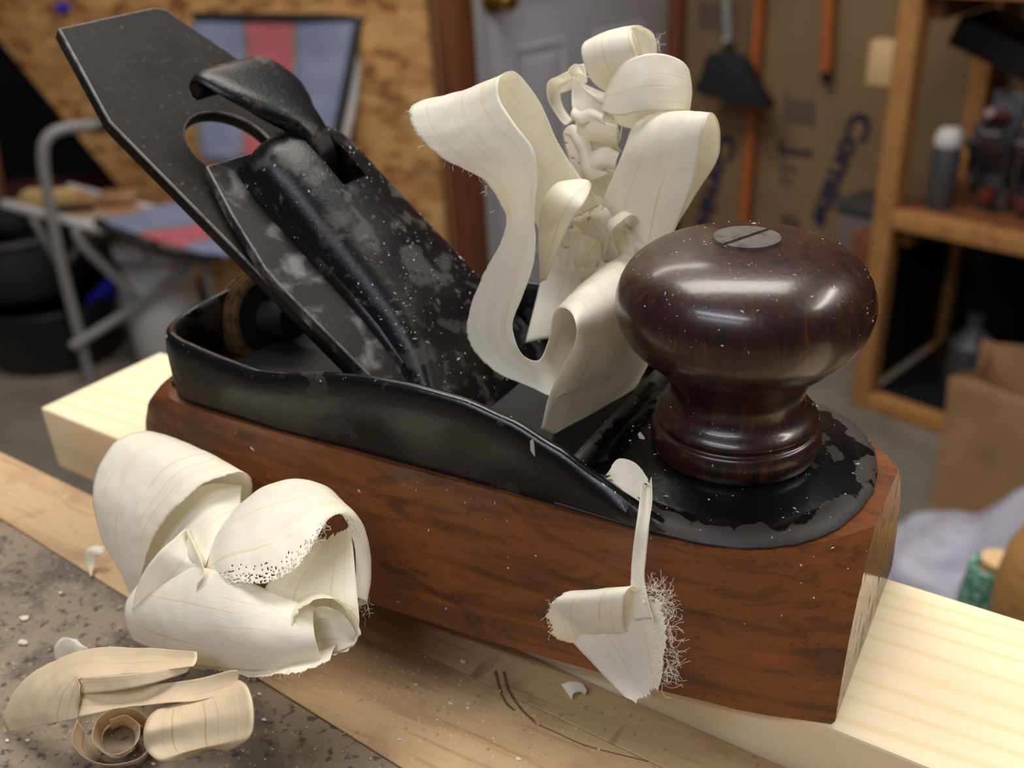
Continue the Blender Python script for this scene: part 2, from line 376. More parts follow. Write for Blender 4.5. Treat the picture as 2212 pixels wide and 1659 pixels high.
mk('bench_frame', quad_slab(nb(), [(-.49, -.48), (.58, -.48), (.58, .04), (-.49, .08)], ZB-.12, ZB-.0405, .002), 'strip', bench)
for x, y in ((-.45, -.42), (.5, -.42), (-.45, .03), (.5, -.02)):
    mk('leg', box(nb(), (x, y, (ZB-.1205-1.0)/2), (.08, .08, 1.0+ZB-.1205), bev=.003), 'strip', bench)
jaw = mk('vise_liner', quad_slab(nb(), [(-.245, ye(-.245)+.0001), (.5, ye(.5)+.0001), (.5, yb(.5)-.0012), (-.245, yb(-.245)-.0008)], ZB-.09, ZB-.0003, .0004), 'strip', smooth=False)
props(jaw, 'pale wooden vise jaw liner squeezed between workbench edging and pine board', 'vise jaw')
x0, x1 = -.2907, .42; th = .0235
bd = quad_slab(nb(), [(x0, yb(x0)), (x1, yb(x1)), (x1, yb(x1)+.0555), (x0+.0042, yb(x0)+.0490)], -th, 0, .0007)
pine = mk('pine_board', bd, 'pine', smooth=False); props(pine, 'pale planed pine board standing proud of the workbench beneath the hand plane', 'board')

# ------------------------------------------------------------------ hand plane
YC = .1755
plane = thing('hand_plane', (-.115, YC, 0.), 'antique wooden bodied smoothing plane with black iron frame and round front knob', 'hand plane')
def closed_outline(near, far_toe, heel_x, heel_r, toe_flat, n=(18, 26, 14, 26, 12)):
    pass
def outline(xt, yt0, yt1, near, heel_x, hr, far, n1=10, n2=30, n3=22):
    """toe edge, far side, rounded heel, near side; near/far are y(x) functions"""
    pts = []
    for k in range(n1): pts.append((xt, yt0+(yt1-yt0)*k/(n1-1)))
    xs0, xs1 = xt, heel_x+hr
    for k in range(1, n2): x = xs0+(xs1-xs0)*k/(n2-1); pts.append((x, far(x)))
    ya, ybn = far(xs1), near(xs1); h = (ya-ybn)/2; cy = (ya+ybn)/2
    for k in range(1, n3):
        a = math.pi/2*(1 + 2*k/n3); ex = .62
        pts.append((xs1 + hr*math.copysign(abs(math.cos(a))**ex, math.cos(a)), cy + h*math.copysign(abs(math.sin(a))**ex, math.sin(a))))
    for k in range(n2-1): x = xs1+(xs0-xs1)*k/(n2-1); pts.append((x, near(x)))
    return pts
def curve_y(tab):
    def f(x):
        if x <= tab[0][0]: return tab[0][1]
        for (xa, a), (xb, b) in zip(tab, tab[1:]):
            if x <= xb:
                t = (x-xa)/(xb-xa); t = t*t*(3-2*t)*.35 + t*.65; return a+(b-a)*t
        return tab[-1][1]
    return f
near0 = curve_y([(-.21, .1400), (-.17, .1380), (-.127, .1362), (-.102, .1375), (-.060, .1412), (-.039, .1440), (-.0217, .1488)])
far0 = lambda x: 2*YC - near0(x) + .0006
nearT = curve_y([(-.21, .1420), (-.17, .1404), (-.127, .1408), (-.091, .1420), (-.062, .1420), (-.050, .1428), (-.038, .1468), (-.030, .1535), (-.0217, .1640)])
farT = lambda x: 2*YC - nearT(x) - .001
def mixf(a, b, t): return lambda x: a(x)*(1-t)+b(x)*t
rings = []
for z, t, hx in ((0., 0., -.2120), (.0012, 0., -.2130), (.012, .10, -.2132), (.020, .22, -.2128), (.027, .42, -.2114), (.0325, .66, -.2090), (.0362, .86, -.2052), (.0385, 1., -.2000)):
    nf, ff = mixf(near0, nearT, t), mixf(far0, farT, t)
    rings.append([(x, y, z) for x, y in outline(-.0217-(.0006 if z == 0 else 0), nf(-.0217), ff(-.0217), nf, hx, .019, ff)])
bm = nb(); loft(bm, rings, mi=lambda k: 1 if k < 9 else 0)
mk('wooden_body', bm, ['body', 'toe'], plane, angle=30)
# iron frame: deck with knob boss, side walls, dark floor
nearF = curve_y([(-.205, .1435), (-.177, .1417), (-.1537, .1414), (-.1267, .1423), (-.091, .1432), (-.0625, .1430), (-.0504, .1436), (-.0430, .1452), (-.0383, .1476), (-.0340, .1508), (-.0306, .1546), (-.0280, .1590), (-.0257, .1665), (-.0247, .1750)])
farF = lambda x: 2*.1748 - nearF(x)
def deck_ring(off, z, xr=-.080, n=40):
    xs = [xr + (-.0247-xr)*(1-(1-k/(n-1))**2.2) for k in range(n)]
    a = [(x, nearF(x)) for x in xs]; b = [(x, farF(x)) for x in reversed(xs)]
    out = []; c = Vector((-.053, .1748))
    for x, y in a + b[1:]:
        d = (c-Vector((x, y))); L = d.length
        q = Vector((x, y)) + d*(off/L); out.append((q.x if x > xr+.001 else x, q.y, z))
    return out
bm = nb(); RR = [deck_ring(0, .0383), deck_ring(-.0004, .0392), deck_ring(.0004, .0402), deck_ring(.0018, .0408), deck_ring(.0038, .0410)]
loft(bm, RR, cap1=False)
loft(bm, [deck_ring(.0038, .0410), deck_ring(.0065, .0408), deck_ring(.010, .0406)], cap0=False)
KX, KY = -.0537, .1752
lathe(bm, [(.0270, .0405), (.0245, .0412), (.0222, .0418), (.0204, .0424), (.0192, .0427), (.0, .0427)], (KX, KY, 0), n=56)
rd = nb()
box(bm, (-.0788, .1748, .0440), (.0030, .058, .0040), bev=.0012)
bmesh.ops.remove_doubles(bm, verts=bm.verts, dist=1e-6)
deck = mk('frame_deck', bm, 'deck', plane, angle=50)
wall_h = [(-.21, .0560), (-.196, .0560), (-.1885, .0562), (-.181, .0552), (-.176, .0545), (-.169, .0536), (-.159, .0528), (-.150, .0538), (-.1386, .0562), (-.1253, .0579), (-.113, .0583), (-.1015, .0577), (-.0906, .0554), (-.0802, .0516), (-.0701, .0468), (-.060, .0420), (-.056, .0405)]
wh = curve_y(wall_h); wl = []
for k in range(60): x = -.056 + (-.180+.056)*k/59; wl.append((x, nearF(x)))
cy = (nearF(-.180)+farF(-.180))/2; hh = (farF(-.180)-nearF(-.180))/2
for k in range(1, 40):
    a = -math.pi/2 - math.pi*k/40; ex = .68
    wl.append((-.180 + .0178*math.copysign(abs(math.cos(a))**ex, math.cos(a)), cy + hh*math.copysign(abs(math.sin(a))**ex, math.sin(a))))
for k in range(60): x = -.180 + (-.056+.180)*k/59; wl.append((x, farF(x)))
bm = nb(); rings = []
for i, (x, y) in enumerate(wl):
    a = Vector(wl[max(i-1, 0)]); b = Vector(wl[min(i+1, len(wl)-1)]); d = (b-a).normalized(); nin = Vector((d.y, -d.x)) ; 
    if nin.dot(Vector((-.115, .1748))-Vector((x, y))) < 0: nin = -nin
    h = wh(x); p = Vector((x, y)); ring = []
    hz = h-.038; bul = .0006*math.sin(math.pi*min(1, hz/.02))
    for (o, z) in ((0, .0383), (-bul, .038+hz*.35), (-bul*.6, .038+hz*.7), (.0004, h-.0016), (.0009, h-.0005), (.0018, h), (.0028, h-.0004), (.0035, h-.0016), (.0037, .038+hz*.5), (.0040, .0383)):
        q = p + nin*o; ring.append((q.x, q.y, max(z, .0383)))
    rings.append(ring)
loft(bm, rings); mk('frame_wall', bm, 'iron', plane, angle=60)
mk('frame_floor', box(nb(), (-.139, .1748, .0392), (.112, .056, .0016)), 'black', plane)
# cutter, cap iron, lever cap live on the tilted blade plane: s up the blade, y across, o off its face
BO, BD, BN = Vector((-.136, .174, .053)), Vector((-.78122, 0, .62426)), Vector((.62426, 0, .78122))
def BP(s, y, o): return BO + BD*s + BN*o + Vector((0, y, 0))
def to_blade(bm, o):
    bm.normal_update()
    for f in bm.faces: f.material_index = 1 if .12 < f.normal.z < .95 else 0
    for v in bm.verts: v.co = BP(v.co.x, v.co.y, o + v.co.z)
    return bm
hole = [(.0670+.0118*math.cos(2*math.pi*k/40), .0025+.0118*math.sin(2*math.pi*k/40)) for k in range(40)]
cut = [(-.074, -.0222), (.084, -.0220), (.0893, -.0203), (.1143, -.0122), (.1156, .0190), (.1143, .0222), (.0896, .0300), (.084, .0304), (-.074, .0304)]
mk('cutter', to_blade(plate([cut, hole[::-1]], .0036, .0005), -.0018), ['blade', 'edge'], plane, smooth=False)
cb = [(-.062, -.0232), (.0262, -.0235), (.0310, -.0231), (.0470, -.0185), (.0615, -.0132), (.0600, .0200), (.0470, .0262), (.0310, .0304), (-.062, .0304)]
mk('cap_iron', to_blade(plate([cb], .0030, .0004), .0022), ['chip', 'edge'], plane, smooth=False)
bm = nb(); rings = []
for s, w_, h, y0 in ((.0580, .0085, .0090, 4), (.0572, .0118, .0128, 4), (.0550, .0140, .0150, 4), (.050, .0154, .0162, 4), (.043, .0162, .0158, 4), (.030, .0170, .0142, 4), (.016, .0178, .0130, 4), (.004, .0186, .0118, 4), (-.006, .0200, .0100, 4), (-.015, .0226, .0072, 4), (-.022, .0240, .0054, 4), (-.027, .0244, .0044, 4)):
    ring = []; b0 = .0038; hh = h-b0; rr = min(.0075, hh*.8)
    prof = [(-.52, 0, 0, 0)]
    pts = [(-w_-.0008, b0), (-w_-.0006, b0+.0014), (-w_, b0+hh*.25)]
    for k in range(6):
        a = math.pi - math.pi/2*k/5
        pts.append((-w_+rr + rr*math.cos(a), h-rr + rr*math.sin(a)))
    pts.append((-w_*.4, h+.0006)); pts.append((0, h+.0009)); 
    full = pts + [(-y, z) for y, z in reversed(pts[:-1])]
    rings.append([BP(s, .0068-.0018*max(0, min(1, (.01-s)/.03))+y, z) for y, z in full])
loft(bm, rings, mi=lambda k: 1 if 3 <= k <= 16 else 0)
bmesh.ops.recalc_face_normals(bm, faces=bm.faces)
lc = mk('lever_cap', bm, ['cap', 'capworn'], plane, angle=55)
cutb = nb(); box(cutb, (0, 0, 0), (.034, .0090, .024))
for v in cutb.verts: v.co = BP(.0530+v.co.x, .0080+v.co.y, .0180+v.co.z)
cutter_o = mk('slot', cutb, 'black', smooth=False)
bo = lc.modifiers.new('slot', 'BOOLEAN'); bo.object = cutter_o; bo.operation = 'DIFFERENCE'; bo.solver = 'FAST'
bpy.context.view_layer.update()
me2 = bpy.data.meshes.new_from_object(lc.evaluated_get(bpy.context.evaluated_depsgraph_get()))
lc.modifiers.clear(); lc.data = me2; bpy.data.objects.remove(cutter_o)
for p in me2.polygons: p.use_smooth = True
me2.set_sharp_from_angle(angle=math.radians(50))
# cam lever: thin root in the slot, flaring to a rolled lip
bm = nb(); rings = []
for s, w_, o, t in ((.0420, .0036, .0090, .0050), (.046, .0039, .0130, .0064), (.0505, .0041, .0158, .0064), (.0545, .0050, .0172, .0056), (.0575, .0070, .0180, .0040), (.0610, .0096, .0186, .0030), (.0655, .0118, .0190, .0024), (.0690, .0127, .0188, .0020), (.0728, .0129, .0184, .0020), (.0755, .0127, .0176, .0024), (.0772, .0125, .0162, .0038), (.0774, .0122, .0144, .0050), (.0760, .0119, .0130, .0048), (.0746, .0115, .0124, .0032)):
    ring = []; yc = .0080 - .0035*max(0, min(1, (s-.052)/.022))
    for k in range(20):
        a = 2*math.pi*k/20; cx, sz = math.cos(a), math.sin(a)
        ring.append(BP(s + (0 if s < .077 else 0), yc + w_*math.copysign(abs(cx)**.5, cx), o + t/2*math.copysign(abs(sz)**.7, sz) - .0012*abs(cx)**3*(1 if s > .055 else 0)))
    rings.append(ring)
loft(bm, rings); lev = mk('cam_lever', bm, 'cap', plane, angle=60)
mk('pivot_pin', tube(nb(), [BP(.0470, -.004, .0110), BP(.0470, .019, .0110)], .0016, 10), 'screw', plane)
# adjusting wheel behind the cutter
wc, wa = Vector((-.1915, .1785, .0452)), Vector((.93, -.08, .20)).normalized()
prof = [(.0100, -.0034), (.0122, -.0034), (.0129, -.0028), (.0129, -.0014), (.0120, -.0010), (.0120, -.0004), (.0129, 0), (.0129, .0013), (.0120, .0017), (.0120, .0022), (.0128, .0026), (.0128, .0036), (.0118, .0042), (.0108, .0042), (.0100, -.0034)]
bm = lathe(nb(), prof, wc, wa, 64); wheel = mk('adjusting_wheel', bm, 'brass', plane, angle=40)
wheel['label'] = 'dull brass knurled adjusting wheel'
mk('wheel_hub', lathe(nb(), [(0, -.0036), (.0109, -.0033), (.0109, .0040), (.0055, .0044), (.0050, .014), (0, .014)], wc, wa, 40), 'black', wheel, angle=40)
bm = nb(); q = Vector((0, 0, 1)).rotation_difference(wa).to_matrix()
for k in range(90):
    a = 2*math.pi*k/90
    for z0, z1 in ((-.0027, -.0015), (.0001, .0012), (.0027, .0035)):
        R = q @ Matrix.Rotation(a, 3, 'Z'); box(bm, wc + R @ Vector((.0129, 0, (z0+z1)/2)), (.0008, .00045, z1-z0), rot=R)
kn = mk('knurling', bm, 'brass', wheel, smooth=False); kn['kind'] = 'stuff'
mk('frog', box(nb(), BP(-.038, .004, -.012), (.046, .040, .017), rot=Matrix((BD, (0, 1, 0), BN)).transposed(), bev=.001), 'iron', plane)
# front knob and its screw
kp = [(0, .0424), (.0164, .0424), (.0172, .0430), (.0177, .0448), (.0177, .0468), (.0172, .0484), (.0165, .0489), (.0163, .0493), (.0166, .0498), (.0167, .0506), (.0160, .0516), (.0149, .0526), (.0141, .0538), (.0137, .0552), (.0137, .0568), (.0142, .0586), (.0153, .0606), (.0172, .0628), (.0195, .0648), (.0216, .0668), (.0233, .0690), (.0244, .0712), (.0250, .0734), (.0252, .0754), (.0249, .0776), (.0240, .0802), (.0224, .0826), (.0200, .0846), (.0170, .0861), (.0135, .0871), (.0100, .0877), (.0068, .0880), (0, .0880)]
P = crom([(r, z, 0) for r, z in kp[1:-1]], 110)
knob = mk('front_knob', lathe(nb(), [(0, kp[0][1])] + [(p.x, p.y) for p in P] + [(0, .0880)], (KX, KY, 0), n=72), 'knob', plane, angle=60)
ol = [(.0064*math.cos(2*math.pi*k/40), .0064*math.sin(2*math.pi*k/40)) for k in range(40)]
bm = nb()
for sgn in (1, -1):
    a0 = math.asin(.00052/.0064); half = [(.0064*math.cos(a0+(math.pi-2*a0)*k/24), sgn*.0064*math.sin(a0+(math.pi-2*a0)*k/24)) for k in range(25)]
    if sgn < 0: half = half[::-1]
    a = [bm.verts.new((x, y, 0)) for x, y in half]; b = [bm.verts.new((x*.97, y, .0007)) for x, y in half]
    bm.faces.new(a[::-1]); bm.faces.new(b)
    for k in range(25): bm.faces.new((a[k], a[(k+1) % 25], b[(k+1) % 25], b[k]))
box(bm, (0, 0, -.0001), (.0124, .0014, .0006))
for v in bm.verts: v.co = Matrix.Rotation(math.radians(66), 3, 'Z') @ v.co + Vector((KX, KY, .0880))
scr = mk('knob_screw', bm, 'screw', knob, angle=30); scr['label'] = 'slotted steel screw head'

bm = nb(); rs = random.Random(4)
for k in range(26):
    s_ = .0985 + .0012*math.sin(k*.35) + (.0 if k < 18 else -.004); y_ = -.012 + .026*k/25; p = BP(s_, .004+y_, .00012)
    for _ in range(2):
        d = (BD*rs.uniform(-1, 1) + Vector((0, rs.uniform(-1, 1), 0))).normalized()*rs.uniform(.0002, .0005); n_ = d.cross(BN).normalized()*.00004; o_ = BD*rs.uniform(-.0006, .0006)
        bm.faces.new([bm.verts.new(q) for q in (p+o_-d-n_, p+o_+d-n_, p+o_+d+n_, p+o_-d+n_)])
st_ = mk('maker_stamp', bm, 'stamp', plane, smooth=False); st_['kind'] = 'stuff'
bm = nb()
def streak(bm, pts, w_, z):
    P_ = crom(pts, 24)
    for a, b in zip(P_, P_[1:]):
        d = (b-a); d.z = 0; s_ = Vector((-d.y, d.x, 0)).normalized()*w_
        bm.faces.new([bm.verts.new((q.x, q.y, z)) for q in (a-s_, b-s_, b+s_, a+s_)])
streak(bm, [(-0.09790, 0.14324, -0.01450), (-0.09374, 0.13842, -0.01450), (-0.09015, 0.13550, -0.01450), (-0.08752, 0.13453, -0.01450)], .0003, ZB+.00003)
streak(bm, [(-0.09598, 0.14389, -0.01450), (-0.09202, 0.13931, -0.01450), (-0.08665, 0.13575, -0.01450), (-0.08190, 0.13365, -0.01450)], .0003, ZB+.00003)
streak(bm, [(-0.08177, 0.13342, -0.01450), (-0.07644, 0.13324, -0.01450), (-0.06847, 0.13309, -0.01450), (-0.05547, 0.13532, -0.01450)], .00016, ZB+.00003)
mk('pencil_mark', bm, 'mark', bench, smooth=False)

# ------------------------------------------------------------------ shavings
def shav(name, label, pts, group=None):
    """root of one shaving at its lowest point"""
    p = min((Vector(q) for q in pts), key=lambda v: v.z)
    return thing(name, p, label, 'shaving', group)
# in the throat
T1 = [(-0.09230, 0.16000, 0.04454), (-0.08940, 0.16000, 0.05441), (-0.08456, 0.15800, 0.06328), (-0.08116, 0.15600, 0.06974), (-0.08188, 0.15700, 0.07372), (-0.08741, 0.16300, 0.07297), (-0.09237, 0.16800, 0.06883), (-0.09373, 0.16800, 0.06267), (-0.09421, 0.16400, 0.05910), (-0.09797, 0.16300, 0.06013), (-0.10115, 0.16500, 0.06531), (-0.09891, 0.16600, 0.07237), (-0.09666, 0.16700, 0.07919), (-0.09619, 0.16800, 0.08454), (-0.09622, 0.16800, 0.08855)]
T2 = [(-0.09435, 0.19200, 0.02008), (-0.08211, 0.19400, 0.04510), (-0.07985, 0.19300, 0.05635), (-0.07889, 0.19200, 0.06450), (-0.08097, 0.19400, 0.07021), (-0.08698, 0.19900, 0.07324), (-0.09355, 0.20300, 0.06861), (-0.09777, 0.20000, 0.05941), (-0.08812, 0.16600, 0.05211), (-0.09741, 0.16200, 0.05335), (-0.10798, 0.16300, 0.05580), (-0.11341, 0.16500, 0.06191), (-0.11098, 0.16800, 0.07290), (-0.10686, 0.17000, 0.08087), (-0.10573, 0.17200, 0.08612)]
ts = shav('wood_shaving', 'long cream curled shaving rising from the hand plane throat beside the knob', T1+T2)
L1 = [(-0.10574, 0.17200, 0.08591), (-0.10585, 0.17000, 0.09081), (-0.10854, 0.16800, 0.09656), (-0.11682, 0.16700, 0.09997), (-0.12363, 0.16800, 0.10357), (-0.12789, 0.17100, 0.10700), (-0.12935, 0.17400, 0.10853), (-0.12945, 0.17900, 0.10909), (-0.12797, 0.18300, 0.10776), (-0.12366, 0.18700, 0.10171), (-0.11864, 0.19000, 0.09340), (-0.11291, 0.19000, 0.08521), (-0.10882, 0.19200, 0.07720)]
L2 = [(-0.09623, 0.16800, 0.08835), (-0.09453, 0.16600, 0.09423), (-0.09333, 0.16500, 0.09935), (-0.09490, 0.16600, 0.10448), (-0.10003, 0.16800, 0.10864), (-0.10480, 0.17100, 0.11226), (-0.10661, 0.17400, 0.11523), (-0.10787, 0.17900, 0.11610), (-0.10804, 0.18400, 0.11492), (-0.10524, 0.18700, 0.10948), (-0.10176, 0.18900, 0.10032), (-0.09765, 0.19000, 0.09323), (-0.09303, 0.19200, 0.08522)]
ribbon('long_strip', T1 + L2[1:], T2 + L1[1:], 'shav', ts, 30, 340, bow=.0008, jag=(0, .03), seed=2)
R1 = [(-0.09156, 0.20000, 0.06285), (-0.09326, 0.19900, 0.07237), (-0.09512, 0.19800, 0.08097), (-0.09390, 0.19700, 0.08636), (-0.09145, 0.19600, 0.09118), (-0.08873, 0.19500, 0.09688), (-0.08778, 0.19700, 0.10105), (-0.08659, 0.20000, 0.10338), (-0.08433, 0.20500, 0.10346), (-0.08298, 0.21000, 0.10050), (-0.08567, 0.21300, 0.09157), (-0.08959, 0.21300, 0.08109), (-0.09145, 0.21200, 0.07061), (-0.09110, 0.21000, 0.06163)]
R2 = [(-0.08024, 0.19700, 0.06695), (-0.07740, 0.19500, 0.07703), (-0.07360, 0.19300, 0.08559), (-0.07179, 0.19200, 0.09018), (-0.07063, 0.19200, 0.09479), (-0.06993, 0.19200, 0.10020), (-0.06949, 0.19300, 0.10457), (-0.06957, 0.19600, 0.10636), (-0.06955, 0.20000, 0.10492), (-0.06983, 0.20400, 0.10028), (-0.07116, 0.20600, 0.09359), (-0.07680, 0.20700, 0.08403), (-0.08141, 0.20700, 0.07475), (-0.08214, 0.20600, 0.06449)]
ribbon('right_loop', R1, R2, 'shav', ts, 30, 150, bow=.0008, seed=3)
U1 = [(-0.08848, 0.21900, 0.10616), (-0.09372, 0.21500, 0.10401), (-0.09583, 0.20800, 0.10634), (-0.09544, 0.20300, 0.11007), (-0.09227, 0.20100, 0.11385), (-0.08825, 0.20100, 0.11623), (-0.08430, 0.20300, 0.11671), (-0.08143, 0.20700, 0.11510), (-0.08071, 0.21200, 0.11192), (-0.08395, 0.21900, 0.10744), (-0.09048, 0.22400, 0.10455), (-0.09645, 0.22400, 0.10368)]
U2 = [(-0.08706, 0.21600, 0.09835), (-0.09337, 0.21300, 0.09749), (-0.09608, 0.20600, 0.10047), (-0.09576, 0.20000, 0.10439), (-0.09132, 0.19700, 0.10431), (-0.08649, 0.19600, 0.10544), (-0.08253, 0.19800, 0.10586), (-0.07936, 0.20200, 0.10522), (-0.07877, 0.20800, 0.10379), (-0.08231, 0.21600, 0.10028), (-0.08907, 0.22100, 0.09708), (-0.09505, 0.22100, 0.09576)]
ribbon('upper_roll', U1, U2, 'shav', ts, 24, 120, bow=.0005, seed=4)
V1 = [(-0.09779, 0.20600, 0.10714), (-0.10002, 0.20300, 0.11015), (-0.10080, 0.20100, 0.11398), (-0.10194, 0.20200, 0.11673), (-0.10272, 0.20500, 0.11800), (-0.10310, 0.21000, 0.11762), (-0.10271, 0.21400, 0.11476), (-0.10215, 0.21400, 0.11062)]
V2 = [(-0.08559, 0.20900, 0.11074), (-0.08778, 0.20500, 0.11285), (-0.08837, 0.20200, 0.11644), (-0.09014, 0.20300, 0.11966), (-0.09149, 0.20700, 0.12114), (-0.09202, 0.21200, 0.12061), (-0.09068, 0.21600, 0.11838), (-0.09012, 0.21700, 0.11421)]
ribbon('top_roll', V1, V2, 'shav', ts, 24, 70, bow=.0006, ends=.0010, seed=5)
V3 = [(-0.09082, 0.20500, 0.12163), (-0.09049, 0.20600, 0.11987), (-0.08980, 0.20700, 0.11732), (-0.08910, 0.20800, 0.11474)]
V4 = [(-0.09083, 0.20600, 0.12158), (-0.08991, 0.21100, 0.11983), (-0.08915, 0.21400, 0.11743), (-0.08886, 0.21400, 0.11444)]
ribbon('folded_corner', V3, V4, 'shav', ts, 14, 30, bow=.0004, ends=.001, seed=6)
# crumpled middle
def mid(name, a, b, seed, **k): return ribbon(name, a, b, 'shav', ts, 18, 60, seed=seed, **k)
mid('crumpled_fold', [(-0.10963, 0.21200, 0.11065), (-0.11232, 0.21000, 0.10930), (-0.11458, 0.20900, 0.10777), (-0.11417, 0.20800, 0.10422), (-0.11216, 0.20800, 0.10109), (-0.10950, 0.20800, 0.09854), (-0.10773, 0.20900, 0.10062)], [(-0.10579, 0.21400, 0.10855), (-0.10959, 0.21300, 0.10813), (-0.11273, 0.21300, 0.10689), (-0.11322, 0.21300, 0.10327), (-0.11203, 0.21300, 0.10058), (-0.10930, 0.21200, 0.09898), (-0.10738, 0.21200, 0.10109)], 11)
mid('crumpled_fold', [(-0.10621, 0.20600, 0.11032), (-0.10626, 0.20500, 0.10687), (-0.10508, 0.20300, 0.10368), (-0.10347, 0.20200, 0.09978), (-0.10112, 0.20100, 0.09700)], [(-0.09826, 0.20700, 0.10692), (-0.09743, 0.20400, 0.10498), (-0.09721, 0.20300, 0.10262), (-0.09595, 0.20200, 0.09928), (-0.09458, 0.20200, 0.09464)], 12, bow=.001)
mid('crumpled_fold', [(-0.10296, 0.20200, 0.10119), (-0.09909, 0.19900, 0.10254), (-0.09517, 0.19800, 0.10262), (-0.09077, 0.19700, 0.10234)], [(-0.10213, 0.20300, 0.09591), (-0.09889, 0.20200, 0.09694), (-0.09597, 0.20200, 0.09644), (-0.09192, 0.20200, 0.09487)], 13, bow=.0012)
mid('crumpled_fold', [(-0.10479, 0.20800, 0.11260), (-0.10745, 0.20900, 0.11231), (-0.10946, 0.21000, 0.11048), (-0.10694, 0.20900, 0.10837), (-0.10130, 0.20600, 0.10694), (-0.09685, 0.20400, 0.10605)], [(-0.10293, 0.20700, 0.10926), (-0.10456, 0.20700, 0.11073), (-0.10553, 0.20700, 0.10985), (-0.10341, 0.20600, 0.10787), (-0.09868, 0.20300, 0.10645), (-0.09534, 0.20200, 0.10481)], 14)
mid('crumpled_fold', [(-0.09896, 0.20600, 0.10656), (-0.09271, 0.20000, 0.10235), (-0.09135, 0.19900, 0.09981), (-0.09057, 0.19900, 0.10272)], [(-0.10017, 0.20600, 0.10283), (-0.09455, 0.20100, 0.09910), (-0.09295, 0.20000, 0.09654), (-0.09112, 0.19900, 0.09879)], 15)
mid('inner_sheet', [(-0.10936, 0.20600, 0.09736), (-0.10721, 0.20400, 0.09306), (-0.10439, 0.20300, 0.08690), (-0.10085, 0.20300, 0.07818), (-0.09958, 0.20400, 0.06979)], [(-0.09928, 0.20900, 0.09579), (-0.09644, 0.20800, 0.09079), (-0.09463, 0.20800, 0.08313), (-0.09262, 0.20900, 0.07499), (-0.09071, 0.20900, 0.06692)], 16, bow=-.002, holes=lambda u, v, n: n > .52)
mid('inner_sheet', [(-0.10976, 0.20000, 0.08379), (-0.11011, 0.19900, 0.07713), (-0.11052, 0.19800, 0.06911), (-0.11134, 0.19400, 0.05947), (-0.11057, 0.18600, 0.05043)], [(-0.09871, 0.20500, 0.08127), (-0.09507, 0.20500, 0.07478), (-0.09278, 0.20400, 0.06837), (-0.09496, 0.20200, 0.05910), (-0.09592, 0.19600, 0.05144)], 17, bow=-.002, holes=lambda u, v, n: (n > .22 and .18 < u < .8 and .05 < v < .62) or n > .7)
mid('torn_hump', [(-0.10421, 0.18400, 0.06801), (-0.10346, 0.18200, 0.07673), (-0.10171, 0.18000, 0.08623), (-0.09929, 0.18100, 0.09160), (-0.09792, 0.18600, 0.09210), (-0.09656, 0.19000, 0.09062), (-0.09580, 0.19000, 0.08816)], [(-0.10127, 0.18100, 0.07015), (-0.09642, 0.17800, 0.07907), (-0.09232, 0.17700, 0.08641), (-0.09023, 0.17800, 0.08970), (-0.09117, 0.18300, 0.09067), (-0.09307, 0.18800, 0.09059), (-0.09466, 0.19000, 0.08776)], 18, bow=.001)
mid('small_curl', [(-0.09594, 0.19900, 0.06966), (-0.09445, 0.19600, 0.07550), (-0.09287, 0.19400, 0.07994), (-0.09007, 0.19300, 0.08278), (-0.08769, 0.19400, 0.08405), (-0.08720, 0.19700, 0.08211), (-0.08877, 0.19900, 0.07920), (-0.09007, 0.19800, 0.07969)], [(-0.08914, 0.19600, 0.06997), (-0.08951, 0.19300, 0.07605), (-0.08949, 0.19100, 0.08001), (-0.08699, 0.19000, 0.08280), (-0.08499, 0.19100, 0.08443), (-0.08452, 0.19400, 0.08271), (-0.08606, 0.19600, 0.07972), (-0.08755, 0.19500, 0.08007)], 19)
mid('inner_sheet', [(-0.10185, 0.19600, 0.06986), (-0.09924, 0.19600, 0.07715), (-0.09607, 0.19700, 0.08060), (-0.09302, 0.19800, 0.07503), (-0.09052, 0.19900, 0.07842), (-0.08639, 0.19900, 0.07332)], [(-0.10107, 0.19900, 0.05924), (-0.09718, 0.19900, 0.06830), (-0.09397, 0.20000, 0.07135), (-0.09035, 0.20000, 0.06778), (-0.08724, 0.20100, 0.07022), (-0.08364, 0.20100, 0.06610)], 20, holes=lambda u, v, n: n > .5)
mid('crumpled_fold', [(-0.11394, 0.21300, 0.10835), (-0.11230, 0.21400, 0.10932), (-0.10940, 0.21400, 0.11137), (-0.10632, 0.21200, 0.11205)], [(-0.11235, 0.21100, 0.10535), (-0.11010, 0.21100, 0.10601), (-0.10710, 0.21000, 0.10743), (-0.10391, 0.20800, 0.10871)], 62, wob=.0012)
mid('crumpled_fold', [(-0.10459, 0.20300, 0.10402), (-0.10169, 0.20100, 0.10379), (-0.09839, 0.20000, 0.10473), (-0.09472, 0.19900, 0.10386)], [(-0.10391, 0.20200, 0.10113), (-0.10051, 0.19900, 0.10120), (-0.09748, 0.19900, 0.10224), (-0.09381, 0.19800, 0.10190)], 63, wob=.0014, bow=.001)
mid('crumpled_fold', [(-0.10900, 0.20600, 0.09683), (-0.10537, 0.20300, 0.09673), (-0.10261, 0.20100, 0.09420), (-0.10157, 0.20000, 0.09075), (-0.10007, 0.20000, 0.08794)], [(-0.10359, 0.20600, 0.09811), (-0.10056, 0.20300, 0.09711), (-0.09844, 0.20100, 0.09456), (-0.09621, 0.20000, 0.09265), (-0.09389, 0.20000, 0.09072)], 64, wob=.0014, bow=-.0016)
